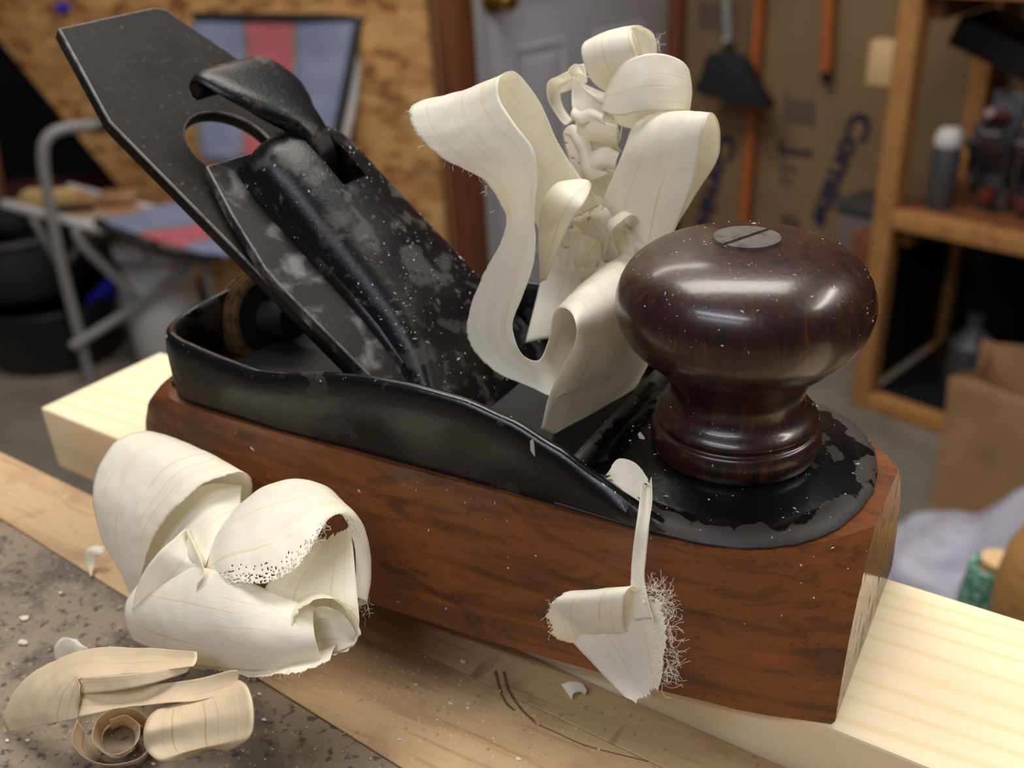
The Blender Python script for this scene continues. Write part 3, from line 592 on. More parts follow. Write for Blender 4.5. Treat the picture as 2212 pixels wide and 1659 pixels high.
mid('crumpled_fold', [(-0.10170, 0.20200, 0.09240), (-0.09745, 0.19900, 0.09567), (-0.09407, 0.19800, 0.09693), (-0.09089, 0.19800, 0.09595)], [(-0.10157, 0.20300, 0.08696), (-0.09742, 0.20000, 0.08973), (-0.09434, 0.19900, 0.09201), (-0.09169, 0.19900, 0.09162)], 65, wob=.0012, bow=.0014)
mid('crumpled_fold', [(-0.09983, 0.19700, 0.08462), (-0.09555, 0.19600, 0.08429), (-0.09181, 0.19500, 0.08370), (-0.08997, 0.19400, 0.08118)], [(-0.10106, 0.19600, 0.07691), (-0.09645, 0.19400, 0.07703), (-0.09350, 0.19400, 0.07517), (-0.09234, 0.19400, 0.07193)], 66, wob=.0016, bow=.0014, holes=lambda u, v, n: n > .55)
mid('crumpled_fold', [(-0.09089, 0.19600, 0.08154), (-0.08812, 0.19500, 0.07890), (-0.08594, 0.19400, 0.07620), (-0.08512, 0.19400, 0.07297)], [(-0.08505, 0.19700, 0.08280), (-0.08330, 0.19700, 0.07887), (-0.08146, 0.19600, 0.07558), (-0.08009, 0.19500, 0.07279)], 67, wob=.0016, bow=.0012, jag=(.1, .1))
fibres('fibres', [(-0.09072, 0.20900, 0.12087), (-0.08892, 0.21400, 0.11724), (-0.08886, 0.21400, 0.11444), (-0.08968, 0.21200, 0.11354)], 'shav', ts, 26, .006, 3)
fibres('fibres', [(-0.08557, 0.19700, 0.07858), (-0.08266, 0.19700, 0.07452), (-0.08047, 0.19600, 0.07070), (-0.08433, 0.19700, 0.07090)], 'shav', ts, 110, .009, 4)
fibres('fibres', [(-0.10798, 0.19000, 0.07107), (-0.10185, 0.19600, 0.06986), (-0.09748, 0.19700, 0.06542), (-0.10610, 0.19500, 0.07659)], 'shav', ts, 50, .010, 5)
fibres('fibres', [(-0.12845, 0.17200, 0.10822), (-0.12363, 0.16800, 0.10357), (-0.11682, 0.16700, 0.09997), (-0.10854, 0.16800, 0.09656), (-0.10942, 0.17200, 0.08671)], 'shav', ts, 26, .004, 6)
# big pile in front of the plane
A1 = [(-0.17183, 0.10600, 0.00489), (-0.17496, 0.10600, 0.01334), (-0.18147, 0.10800, 0.01977), (-0.18589, 0.11100, 0.02700), (-0.18824, 0.11600, 0.03244), (-0.18728, 0.12200, 0.03708), (-0.18469, 0.12800, 0.03747), (-0.18277, 0.13300, 0.03288), (-0.18279, 0.13400, 0.02277), (-0.18325, 0.13000, 0.01237)]
A2 = [(-0.16547, 0.10400, 0.00061), (-0.16641, 0.10400, 0.01191), (-0.16309, 0.10500, 0.02222), (-0.15900, 0.10800, 0.03037), (-0.15451, 0.11200, 0.03594), (-0.15082, 0.11700, 0.03915), (-0.14665, 0.12300, 0.03919), (-0.15013, 0.12800, 0.03238), (-0.15606, 0.13000, 0.02223), (-0.16444, 0.12700, 0.01055)]
ps = shav('wood_shaving', 'fat pile of cream rolled shavings lying on workbench against the plane body', A1+A2+[(-.145, .112, -.0142)])
ribbon('left_roll', A1, A2, 'shav', ps, 30, 120, bow=.0008, jag=(0, .02), seed=21)
B1 = [(-0.15087, 0.11000, 0.01262), (-0.14813, 0.11200, 0.02507), (-0.14561, 0.11600, 0.03252), (-0.14029, 0.12100, 0.03790), (-0.13458, 0.12600, 0.03930), (-0.12842, 0.12900, 0.03726), (-0.12404, 0.13000, 0.03240), (-0.12078, 0.12900, 0.02709), (-0.11799, 0.12600, 0.02263), (-0.11597, 0.12200, 0.01873), (-0.11458, 0.11800, 0.01790)]
B2 = [(-0.14185, 0.10100, 0.01787), (-0.13697, 0.10000, 0.02605), (-0.12938, 0.10000, 0.03160), (-0.12243, 0.10200, 0.03270), (-0.11834, 0.10600, 0.03401), (-0.11776, 0.11200, 0.03683), (-0.11893, 0.11800, 0.03839), (-0.11847, 0.12200, 0.03756), (-0.11732, 0.12300, 0.03164), (-0.11586, 0.12100, 0.02630), (-0.11384, 0.11700, 0.02142)]
ribbon('right_roll', B1, B2, 'shav', ps, 80, 240, bow=.0024, jag=(0, .025), seed=22, holes=lambda u, v, n: (u > .80 and .12 < v < .78 and noise.noise(Vector((u*90, v*130, 1))) > .12 + (1-u)*2.0))
ribbon('inner_flap', [(-0.12732, 0.12100, 0.02966), (-0.12718, 0.11300, 0.02857), (-0.12663, 0.10600, 0.02784), (-0.12578, 0.10200, 0.02345), (-0.12300, 0.10000, 0.01649)], [(-0.11931, 0.12500, 0.03300), (-0.11597, 0.12100, 0.02868), (-0.11189, 0.11600, 0.02413), (-0.10871, 0.11200, 0.02059), (-0.10808, 0.10900, 0.01780)], 'shav', ps, 20, 60, bow=.0022, ends=.002, seed=23)
ribbon('front_roll', [(-0.16456, 0.10700, 0.01638), (-0.14362, 0.10300, 0.02864), (-0.13002, 0.10200, 0.03187), (-0.12386, 0.10400, 0.02918), (-0.11776, 0.10500, 0.02782), (-0.11504, 0.10700, 0.02617)], [(-0.16112, 0.09600, 0.00687), (-0.14193, 0.09400, 0.01085), (-0.12764, 0.09400, 0.01513), (-0.11793, 0.09600, 0.01723), (-0.11346, 0.09900, 0.01710), (-0.10903, 0.10100, 0.01855)], 'shav', ps, 30, 100, bow=.0045, seed=24)
ribbon('side_lobe', [(-0.16333, 0.09700, 0.00513), (-0.16010, 0.09700, 0.01506), (-0.15674, 0.09900, 0.02373), (-0.15326, 0.10200, 0.02960), (-0.15132, 0.10600, 0.03201), (-0.15142, 0.10900, 0.03217)], [(-0.13894, 0.09700, 0.01344), (-0.13696, 0.09700, 0.02293), (-0.13758, 0.09800, 0.02910), (-0.13690, 0.10000, 0.03200), (-0.14294, 0.10400, 0.03236), (-0.15104, 0.10900, 0.03205)], 'shav', ps, 26, 80, bow=-.0030, seed=25)
ribbon('middle_fold', [(-0.17996, 0.11000, 0.00654), (-0.17361, 0.11400, 0.01768), (-0.16758, 0.11800, 0.02627), (-0.15948, 0.12200, 0.03264), (-0.15108, 0.12600, 0.03293)], [(-0.14484, 0.10400, 0.02319), (-0.14035, 0.10300, 0.02980), (-0.14122, 0.10600, 0.03157), (-0.14298, 0.11100, 0.03239), (-0.14419, 0.11800, 0.03229)], 'shav', ps, 24, 60, bow=.0016, seed=26)
ribbon('end_crumple', [(-0.11394, 0.09800, 0.02322), (-0.11429, 0.10000, 0.02784), (-0.11174, 0.10300, 0.03165), (-0.10796, 0.10600, 0.03173), (-0.10526, 0.10800, 0.02689), (-0.10454, 0.10700, 0.02212), (-0.10645, 0.10400, 0.01963), (-0.11001, 0.10100, 0.01955), (-0.11387, 0.10000, 0.02064), (-0.11495, 0.10200, 0.02400), (-0.11209, 0.10500, 0.02653), (-0.10989, 0.10800, 0.02328), (-0.10939, 0.10800, 0.01928), (-0.11277, 0.10600, 0.01768)], [(-0.13016, 0.10400, 0.01263), (-0.12878, 0.10700, 0.01960), (-0.12409, 0.11100, 0.02266), (-0.11900, 0.11400, 0.02355), (-0.11711, 0.11600, 0.01907), (-0.11611, 0.11400, 0.01540), (-0.11772, 0.11100, 0.01337), (-0.12043, 0.10900, 0.01324), (-0.12179, 0.10800, 0.01475), (-0.12168, 0.10900, 0.01650), (-0.11942, 0.11100, 0.01769), (-0.11815, 0.11300, 0.01537), (-0.11719, 0.11200, 0.01404), (-0.11835, 0.11100, 0.01336)], 'shav', ps, 18, 120, wob=.0010, jag=(.18, 0), seed=27)
ribbon('end_crumple', [(-0.11737, 0.10350, 0.02324), (-0.11409, 0.10500, 0.02714), (-0.11050, 0.10650, 0.02808), (-0.10805, 0.10800, 0.02519), (-0.10634, 0.10800, 0.02151)], [(-0.11524, 0.10150, 0.01916), (-0.11223, 0.10200, 0.01846), (-0.10992, 0.10350, 0.01868), (-0.10769, 0.10500, 0.01982), (-0.10605, 0.10700, 0.02054)], 'shav', ps, 20, 40, wob=.0022, bow=-.0015, seed=29)
ribbon('bottom_flap', [(-0.14682, 0.09600, 0.01092), (-0.13399, 0.09600, 0.01325), (-0.12270, 0.09700, 0.01645), (-0.11392, 0.10000, 0.01918), (-0.10906, 0.10500, 0.02068)], [(-0.14031, 0.09250, 0.01093), (-0.12876, 0.09250, 0.01482), (-0.11779, 0.09350, 0.01826), (-0.11018, 0.09600, 0.02045), (-0.10628, 0.10000, 0.02155)], 'shav', ps, 16, 80, jag=(0, .25), wob=.0008, seed=28)
fibres('fibres', [(-0.11426, 0.11900, 0.02099), (-0.11298, 0.11900, 0.01900), (-0.11303, 0.11800, 0.01599)], 'shav', ps, 30, .005, 7)
fibres('fibres', [(-0.11834, 0.10600, 0.03401), (-0.11776, 0.11200, 0.03683), (-0.11893, 0.11800, 0.03839)], 'shav', ps, 40, .004, 8)
fibres('fibres', [(-0.15411, 0.11700, 0.03844), (-0.15106, 0.12100, 0.03875), (-0.14870, 0.12500, 0.03584)], 'shav', ps, 20, .004, 9)
fibres('fibres', [(-0.12738, 0.09350, 0.01420), (-0.11495, 0.09450, 0.01915), (-0.10816, 0.09900, 0.02040)], 'shav', ps, 40, .003, 10)
# tan curl near the front of the bench
C1 = [(-0.12916, 0.08850, 0.02371), (-0.14606, 0.08850, 0.01747), (-0.16370, 0.08750, 0.01069), (-0.17806, 0.08400, 0.00221), (-0.18534, 0.08000, -0.00453), (-0.18841, 0.07650, -0.01138), (-0.18660, 0.07550, -0.01419)]
C2 = [(-0.12694, 0.08550, 0.02348), (-0.14105, 0.08300, 0.01759), (-0.15640, 0.08000, 0.01231), (-0.15552, 0.07850, 0.01189), (-0.15504, 0.07750, 0.01022), (-0.15511, 0.07650, 0.00752), (-0.15481, 0.07550, 0.00576)]
tn = shav('wood_shaving', 'tan striped thicker shaving curl on the dark workbench top at front', C1+C2+[(-.155, .078, -.0143)])
ribbon('outer_bend', C1, C2, 'tan', tn, 24, 90, bow=.0006, seed=31)
ribbon('inner_strip', [(-0.15728, 0.08000, 0.01153), (-0.14826, 0.08250, 0.01065), (-0.13528, 0.08350, 0.01696), (-0.12397, 0.08500, 0.02268), (-0.11684, 0.08600, 0.02661), (-0.11535, 0.08600, 0.02705)], [(-0.15433, 0.07550, 0.00626), (-0.14292, 0.07850, 0.01152), (-0.13209, 0.07950, 0.01701), (-0.12274, 0.08100, 0.02078), (-0.11697, 0.08300, 0.02352), (-0.11518, 0.08450, 0.02505)], 'tan', tn, 16, 70, bow=-.0006, seed=32)
ribbon('folded_edge', [(-0.15710, 0.08000, 0.01200), (-0.14652, 0.08150, 0.01607), (-0.13705, 0.08350, 0.01954), (-0.12842, 0.08600, 0.02275)], [(-0.15639, 0.07850, 0.00894), (-0.14559, 0.08000, 0.01362), (-0.13575, 0.08200, 0.01832), (-0.12925, 0.08550, 0.02105)], 'tan', tn, 8, 50, seed=36)
ribbon('right_curl', [(-0.13149, 0.08000, 0.01587), (-0.13169, 0.07850, 0.01632), (-0.13094, 0.07620, 0.01681), (-0.12874, 0.07350, 0.01716), (-0.12803, 0.07250, 0.01435), (-0.12329, 0.07150, 0.01465), (-0.11957, 0.07400, 0.01432)], [(-0.11959, 0.08680, 0.02262), (-0.11638, 0.08620, 0.02459), (-0.11040, 0.08350, 0.02813), (-0.10656, 0.08100, 0.02779), (-0.10471, 0.07850, 0.02554), (-0.10561, 0.07700, 0.02299), (-0.11206, 0.07750, 0.01688)], 'tan', tn, 22, 90, bow=.0010, ends=.001, seed=33)
sp1 = [(-0.16982, 0.08304, -0.00900), (-0.16631, 0.07899, -0.00930), (-0.16051, 0.07715, -0.00980), (-0.15355, 0.07846, -0.00980), (-0.14903, 0.08231, -0.00950), (-0.15005, 0.08689, -0.00900), (-0.15436, 0.08984, -0.00840), (-0.15987, 0.09053, -0.00820), (-0.16417, 0.08876, -0.00820), (-0.16506, 0.08487, -0.00840), (-0.16217, 0.08113, -0.00900), (-0.15727, 0.07974, -0.00930), (-0.15343, 0.08119, -0.00930), (-0.15252, 0.08474, -0.00900), (-0.15563, 0.08802, -0.00870), (-0.16051, 0.08844, -0.00840), (-0.16289, 0.08602, -0.00870)]
sp2 = [(-0.17067, 0.08391, -0.01400), (-0.16605, 0.08022, -0.01410), (-0.16045, 0.07918, -0.01410), (-0.15563, 0.08087, -0.01410), (-0.15272, 0.08393, -0.01410), (-0.15406, 0.08794, -0.01410), (-0.15821, 0.09080, -0.01410), (-0.16289, 0.09141, -0.01410), (-0.16659, 0.08980, -0.01410), (-0.16743, 0.08660, -0.01410), (-0.16444, 0.08340, -0.01410), (-0.16056, 0.08224, -0.01410), (-0.15776, 0.08342, -0.01410), (-0.15742, 0.08619, -0.01410), (-0.16003, 0.08895, -0.01410), (-0.16389, 0.08936, -0.01410), (-0.16548, 0.08732, -0.01410)]
for k in range(0):
    t = k/39; a = math.radians(150 + 560*t); r = .0103*(1-t)**.8 + .0052
    ctr = Vector((-0.14255, 0.07550, 0.00702)); sp1.append(ctr + Vector((r*math.cos(a)*1.12, .0, r*math.sin(a)*.98 - .0005)))
    sp2.append(ctr + Vector((r*math.cos(a)*1.02+.0005, .008+.002*t, r*math.sin(a)*.92 + .0025)))
ribbon('spiral_ring', sp1, sp2, 'tan', tn, 10, 140, seed=34)
ribbon('back_ear', [(-0.19206, 0.09350, -0.00990), (-0.19207, 0.09450, -0.00675), (-0.18909, 0.09550, -0.00340), (-0.18413, 0.09600, -0.00204)], [(-0.17556, 0.09200, -0.00357), (-0.17427, 0.09200, -0.00018), (-0.17444, 0.09250, 0.00099), (-0.17513, 0.09300, 0.00167)], 'shav', tn, 12, 30, bow=-.0010, seed=35)
# flag shaved piece hanging on the side
D1 = [(-0.07000, 0.13000, 0.01712), (-0.06591, 0.12850, 0.01589), (-0.06014, 0.12680, 0.01329), (-0.05466, 0.12500, 0.01193)]
D2 = [(-0.05288, 0.13300, 0.03308), (-0.05059, 0.13150, 0.02795), (-0.04999, 0.12950, 0.02193), (-0.05010, 0.12780, 0.01699)]
fl = shav('wood_shaving', 'twisted cream shaving hanging over the side of the plane near its toe', D1+D2)
ribbon('lower_flag', D1, D2, 'shav', fl, 24, 60, bow=.0010, jag=(0, .06), ends=.0015, seed=41)
ribbon('rolled_end', [(-0.07190, 0.13250, 0.01366), (-0.07479, 0.13050, 0.01593), (-0.07471, 0.12850, 0.02296), (-0.07317, 0.12900, 0.02726), (-0.07106, 0.13200, 0.02799), (-0.07112, 0.13450, 0.02328), (-0.07201, 0.13500, 0.01835)], [(-0.05707, 0.13220, 0.02189), (-0.05885, 0.13120, 0.02393), (-0.05854, 0.12900, 0.03065), (-0.05830, 0.12950, 0.03398), (-0.05766, 0.13180, 0.03426), (-0.05728, 0.13400, 0.03066), (-0.05783, 0.13450, 0.02611)], 'shav', fl, 24, 70, ends=.001, jag=(.08, 0), seed=42)
ribbon('twisted_stalk', [(-0.06232, 0.14600, 0.04764), (-0.06103, 0.14200, 0.04568), (-0.06013, 0.13850, 0.04235), (-0.05974, 0.13600, 0.03770), (-0.05897, 0.13350, 0.03318), (-0.05725, 0.13100, 0.02680)], [(-0.06096, 0.14750, 0.04820), (-0.05870, 0.14250, 0.04608), (-0.05749, 0.13800, 0.04353), (-0.05697, 0.13520, 0.03921), (-0.05611, 0.13250, 0.03497), (-0.05274, 0.13000, 0.02884)], 'shav', fl, 12, 70, bow=.0016, seed=43)
ribbon('upper_flag', [(-0.07078, 0.14850, 0.04569), (-0.06960, 0.15100, 0.04785), (-0.06567, 0.15050, 0.04834), (-0.06164, 0.14800, 0.04750)], [(-0.06991, 0.14750, 0.04455), (-0.06652, 0.14580, 0.04460), (-0.06379, 0.14500, 0.04416), (-0.06141, 0.14400, 0.04421)], 'shav', fl, 20, 40, ends=.0030, seed=44)
fibres('fibres', [(-0.05479, 0.13200, 0.03528), (-0.05267, 0.13250, 0.03299), (-0.05032, 0.13150, 0.02806), (-0.04936, 0.12950, 0.02221), (-0.05000, 0.12800, 0.01686)], 'shav', fl, 130, .0085, 11, up=(.5, 0, .25))
fibres('fibres', [(-0.07479, 0.13050, 0.01593), (-0.07471, 0.12850, 0.02296), (-0.07317, 0.12900, 0.02726)], 'shav', fl, 26, .003, 12)
# small curl and chips on the bench
E1 = [(-0.21931, 0.12768, -0.00850), (-0.22054, 0.12616, -0.00900), (-0.22152, 0.12554, -0.01150), (-0.22030, 0.12460, -0.01350), (-0.21579, 0.12184, -0.01380)]
E2 = [(-0.21685, 0.12916, -0.00900), (-0.21460, 0.12652, -0.00850), (-0.21693, 0.12593, -0.01050), (-0.21718, 0.12475, -0.01250), (-0.21568, 0.12190, -0.01380)]
sm = shav('wood_shaving', 'tiny twisted curl of pale shaving lying across the dark bench seam at left', E1+E2)
ribbon('curl', E1, E2, 'shav', sm, 8, 40, seed=51)
rc = random.Random(5)
chip_where = ['at the far left, large and yellowish', 'at the far left, below a larger yellowish chip', 'between the left edge and the big cream pile', 'at the left end of the pale edging', 'on the pale edging by the far left bench edge', 'between the tan curl and the dark seam', 'at the dark seam under the cream pile', 'standing upright on the pale edging', 'on the dark top right of the tan curl', 'on the pale edging near the front seam', 'in the lit middle of the pale edging', 'below the right end of the cream pile', 'at the bottom edge of the pale edging', 'below the tan curl at the front', 'beside the upright chip on the pale edging', 'under the left end of the tan curl', 'at the far left beside the tan curl', 'just right of the tan curl end']
def chip(px, s, z, label=None):
    bm = nb(); n = 5; a0 = rc.random()*6; s = s*rc.uniform(.7, 1.3)
    top = []
    for k in range(n):
        a = a0+2*math.pi*k/n; rr = s*rc.uniform(.5, 1)
        top.append((px[0]+rr*math.cos(a), px[1]+rr*.6*math.sin(a)))
    A_ = [bm.verts.new((x, y, z)) for x, y in top]; B_ = [bm.verts.new((x, y, z+s*.25)) for x, y in top]; c = bm.verts.new((px[0], px[1], z+s*.5))
    for k in range(n):
        bm.faces.new((A_[k], A_[(k+1) % n], B_[(k+1) % n], B_[k])); bm.faces.new((B_[k], B_[(k+1) % n], c))
    bm.faces.new(A_[::-1]); o = mk('wood_chip', bm, 'chipw', smooth=False)
    return props(o, label or 'tiny pale wood chip lying loose on the workbench', 'chip', 'tiny chips on the workbench')
for p in [(-0.21821, 0.10251, -0.01450), (-0.20976, 0.09631, -0.01450), (-0.21835, 0.11364, -0.01450), (-0.27590, 0.13837, -0.01450), (-0.25765, 0.14525, -0.01450), (-0.13678, 0.10587, -0.01450), (-0.13243, 0.12009, -0.01450), (-0.10163, 0.12955, -0.01450), (-0.10592, 0.11553, -0.01450), (-0.11188, 0.13069, -0.01450), (-0.10627, 0.14204, -0.01450), (-0.13390, 0.13412, -0.01450), (-0.08001, 0.12314, -0.01450), (-0.14984, 0.08514, -0.01450), (-0.09739, 0.13018, -0.01450), (-0.18052, 0.07629, -0.01450), (-0.18482, 0.07404, -0.01450), (-0.14322, 0.11123, -0.01450)]:
    w_ = chip_where.pop(0); chip(p, .0016 if 'large' in w_ else .0010, ZB, 'tiny pale wood chip ' + w_)
bm = nb(); rd = random.Random(9)
for p0 in [(-0.23678, 0.12296, -0.01450), (-0.20005, 0.09038, -0.01450), (-0.13347, 0.10085, -0.01450), (-0.11807, 0.12103, -0.01450), (-0.09612, 0.12626, -0.01450), (-0.07536, 0.13120, -0.01450), (-0.25075, 0.14164, -0.01450), (-0.10627, 0.14204, -0.01450), (-0.12653, 0.12313, -0.01450), (-0.16031, 0.08392, -0.01450)]:
    for _ in range(45):
        x = p0[0]+rd.gauss(0, .018); y = p0[1]+rd.gauss(0, .012); s = rd.uniform(.00012, .00038)
        if y > ye(x): continue
        a = rd.random()*6; v = [bm.verts.new((x+s*math.cos(a+k*2.1)*rd.uniform(.6, 1.5), y+s*math.sin(a+k*2.1), ZB+.00002)) for k in range(3)]; t = bm.verts.new((x, y, ZB+s*.7))
        for k in range(3): bm.faces.new((v[k], v[(k+1) % 3], t))
bd_ = mk('bench_dust', bm, 'dust', smooth=False); props(bd_, 'fine pale sawdust specks scattered over the workbench top', 'sawdust', kind='stuff')
# curl on the pale edging
K1 = [(-0.08067, 0.14408, -0.01180), (-0.07908, 0.14518, -0.01120), (-0.07683, 0.14654, -0.01180), (-0.07518, 0.14624, -0.01320)]
K2 = [(-0.07727, 0.14288, -0.01400), (-0.07723, 0.14378, -0.01280), (-0.07611, 0.14505, -0.01300), (-0.07538, 0.14521, -0.01380)]
k_ = shav('wood_shaving', 'thin translucent shaving scrap on pale edging below the plane toe', K1+K2); ribbon('scrap', K1, K2, 'shav', k_, 8, 30, seed=61)
# dust clinging to the plane
bpy.context.view_layer.update()
def flakes(src, n, pick, seed, smin=.00010, smax=.00036):
    rnd = random.Random(seed); bm = nb()
    for o, k in src:
        me = o.data; off = base_of(o); me.calc_loop_triangles()
        tris = [(t, t.area) for t in me.loop_triangles if pick(t.normal)]
        tot = sum(a for _, a in tris); acc = 0; cum = []
        for t, a in tris: acc += a; cum.append(acc)
        import bisect
        for _ in range(int(n*k)):
            t = tris[min(bisect.bisect(cum, rnd.random()*tot), len(tris)-1)][0]
            a, b, c = (me.vertices[i].co for i in t.vertices); u, v = rnd.random(), rnd.random()
            if u+v > 1: u, v = 1-u, 1-v
            p = a + (b-a)*u + (c-a)*v + off; nn = t.normal
            if noise.noise(p*70) < rnd.uniform(-.5, .35): continue
            s = smin + (smax-smin)*rnd.random()**3; ta = nn.orthogonal().normalized(); tb = nn.cross(ta); an = rnd.random()*6.28; el = rnd.choice((1, 1, 1.6, 2.6))
            d1 = ta*math.cos(an)+tb*math.sin(an); d2 = nn.cross(d1)
            q = [p + d1*s*el, p + d2*s*.7, p - d1*s*el, p - d2*s*.7]; vs = [bm.verts.new(x + nn*.00002) for x in q]; top = bm.verts.new(p + nn*s*.8)
            for i in range(4): bm.faces.new((vs[i], vs[(i+1) % 4], top))
    return bm
kids = {c.name.split('.')[0]: c for c in plane.children}
upz = lambda nn: nn.z > .25
src = [(kids['frame_deck'], 1.3), (kids['lever_cap'], 1.6), (kids['cam_lever'], .35), (kids['cap_iron'], .5), (kids['cutter'], .8), (kids['front_knob'], .0), (kids['frame_wall'], .25)]
bmk = flakes(src, 460, upz, 3, .00009, .00032)
mt_ = bpy.data.meshes.new('t'); b2 = flakes([(kids['front_knob'], 1)], 420, lambda nn: nn.z > .05, 6, .00007, .00022); b2.to_mesh(mt_); b2.free(); bmk.from_mesh(mt_); bpy.data.meshes.remove(mt_)
dm = mk('wood_dust', bmk, 'dust', smooth=False, loc=(-.115, YC, .05))
props(dm, 'pale wood dust specks clinging to the black iron and knob of the plane', 'sawdust', kind='stuff')
sf = mk('wood_dust', flakes([(kids['wooden_body'], 1)], 110, lambda nn: nn.y < -.5, 4), 'dust', smooth=False, loc=(-.115, YC, .01))
props(sf, 'sparse pale dust specks stuck to the brown wooden side of the plane', 'sawdust', kind='stuff')
fr = nb()
for (a, b) in (((-0.08472, 0.14300, 0.05284), (-0.08405, 0.14300, 0.04923)), ((-0.12981, 0.16200, 0.05415), (-0.12679, 0.16200, 0.05392)), ((-0.07035, 0.16300, 0.04733), (-0.06908, 0.16300, 0.04618))):
    a, b = Vector(a), Vector(b); d = (b-a)
    s = Vector((0, 0, 1)).cross(d).normalized()*.0006
    v = [fr.verts.new(p) for p in (a+s, a-s, (a+b)/2-s*1.4+Vector((0, -.0003, 0)), b-s*.5, b+s*.6, (a+b)/2+s*.9)]
    fr.faces.new(v)
fo = mk('wood_dust', fr, 'dust', smooth=False); props(fo, 'larger pale shaving flecks stuck on the black iron of the plane', 'sawdust', kind='stuff')

# ------------------------------------------------------------------ room
ZF = -1.0
UX, VX = Vector((.2756, .9613, 0)), Vector((-.9613, .2756, 0))
C0 = Vector((-1.063, 2.775, 0)); RZ = math.atan2(UX.y, UX.x)
def RP(u, v, z): return C0 + UX*u + VX*v + Vector((0, 0, z))
def rbox(bm, u0, u1, v0, v1, z0, z1, bev=0.):
    """box in room axes: u runs into the corner along the door wall, v runs left along the foam wall"""
    return box(bm, RP((u0+u1)/2, (v0+v1)/2, (z0+z1)/2), (u1-u0, v1-v0, z1-z0), rz=RZ, bev=bev)
struct('floor', box(nb(), (-1, 1.2, ZF-.05), (9, 9, .1)), 'concrete', smooth=False)
wr = struct('wall_right', rbox(nb(), 0, .06, -3.2, .06, ZF, 1.6), 'kraft', smooth=False)
wd = struct('wall_back', rbox(nb(), -.90, .06, .02, .10, 1.12, 1.6), 'kraft', smooth=False)
# door
d0, d1, DT = -.775, -.045, 1.10
door = struct('door_1', rbox(nb(), d0, d1, .035, .07, ZF+.01, DT, .002), 'door')
def panel(u0, u1, z0, z1):
    bm = nb(); rings = []
    for ins, v in ((0, .0345), (.004, .026), (.022, .0325), (.030, .0300), (.046, .0255)):
        a = [(u0+ins, z0+ins), (u1-ins, z0+ins), (u1-ins, z1-ins), (u0+ins, z1-ins)]
        rings.append([RP(u, v, z) for u, z in a])
    loft(bm, rings, cap0=False); mk('panel', bm, 'door', door, angle=20)
um = (d0+d1)/2
for (za, zb) in ((ZF+.22, -.235), (-.12, .60), (.72, 1.0)):
    panel(d0+.115, um-.055, za, zb); panel(um+.055, d1-.115, za, zb)
hb = nb(); kc = RP(d0+.06, .035, -.115)
lathe(hb, [(0, 0), (.032, 0), (.032, .006), (.014, .010), (.011, .030), (.020, .040), (.027, .052), (.027, .062), (.020, .072), (0, .075)], kc, -VX, 28)
mk('door_knob', hb, 'knobbrass', door, angle=50)['label'] = 'brass round door knob'
struct('trim_1', rbox(nb(), d0-.035, d0-.004, .0, .09, ZF, DT+.03, .002), 'door')
struct('trim_2', rbox(nb(), d1+.004, d1+.038, .0, .09, ZF, DT+.03, .002), 'stud')
struct('trim_3', rbox(nb(), d0-.10, d0-.037, -.01, .08, ZF, 1.6, .002), 'stud')
# OSB wall, cut on a slant at its lower left, over a dark recess
o1 = (-1.34894, 1.98504, -0.42227); o0 = (-2.71862, 1.68792, -0.15469)
O1 = Vector((o1[0], o1[1], 0)); O0 = Vector((o0[0], o0[1], 0)); OD = (O1-O0).normalized(); ON = Vector((OD.y, -OD.x, 0))
if ON.dot(O1) > 0: ON = -ON
def osb_hit(p):
    """point of the OSB plane behind the camera ray through p"""
    p = Vector(p); c = Vector((0, 0, .153)); d = p-c; t = (O1-Vector((0, 0, 0))).dot(ON)/d.dot(ON); return c+d*t
cutp = [osb_hit(q) for q in ((-2.44978, 1.55196, -0.10681), (-2.32542, 1.73275, -0.56845))]
ln = lambda p: (p-O0).dot(OD)
Ltot = (O1-O0).length; a_, b_ = cutp
sl = (b_.z-a_.z)/(ln(b_)-ln(a_)); xb = ln(a_)+(ZF-a_.z)/sl
poly = [(-.9, 1.6), (-.9, a_.z+sl*(-.9-ln(a_))), (xb, ZF), (Ltot, ZF), (Ltot, 1.6)]
bm = nb(); f_ = [bm.verts.new(O0+OD*x+Vector((0, 0, z))) for x, z in poly]; g_ = [bm.verts.new(O0+OD*x+Vector((0, 0, z))-ON*.018) for x, z in poly]
bm.faces.new(f_); bm.faces.new(g_[::-1])
for k in range(5): bm.faces.new((f_[k], f_[(k+1) % 5], g_[(k+1) % 5], g_[k]))
bmesh.ops.recalc_face_normals(bm, faces=bm.faces)
struct('wall_left', bm, 'osb', smooth=False)
bm = nb(); beam(bm, O1+ON*.018+Vector((0, 0, ZF)), O1+ON*.018+Vector((0, 0, 1.6)), .036, .03, up=ON); struct('trim_4', bm, 'palestud')
rec = O0 - ON*.75
bm = nb(); box(bm, O0+OD*.4-ON*.75+Vector((0, 0, .3)), (3.6, .04, 2.6), rz=math.atan2(OD.y, OD.x)); struct('wall_recess', bm, 'black', smooth=False)  # darkness under the stairs painted as a plain black wall
bm = nb(); beam(bm, Vector((-2.67474, 1.56709, -0.78014)), Vector((-2.63106, 1.63936, -0.37712))+Vector((0, 0, .4)), .085, .04); struct('trim_5', bm, 'stud')
bm = nb(); box(bm, (-2.75522, 1.85234, -0.65188), (.34, .16, .05), rz=.8, bev=.02)
bc = mk('folded_cloth', bm, 'darkred'); props(bc, 'dark red cloth lying in the dark recess behind the folding side table', 'cloth')
bm = nb(); box(bm, osb_hit((-2.33898, 1.71440, -0.09867))+ON*.008, (.035, .02, .018), rz=math.atan2(OD.y, OD.x), bev=.004)
bc = mk('wall_clip', bm, 'blue'); props(bc, 'small blue plastic clip fixed high on the wood strand wall', 'clip')
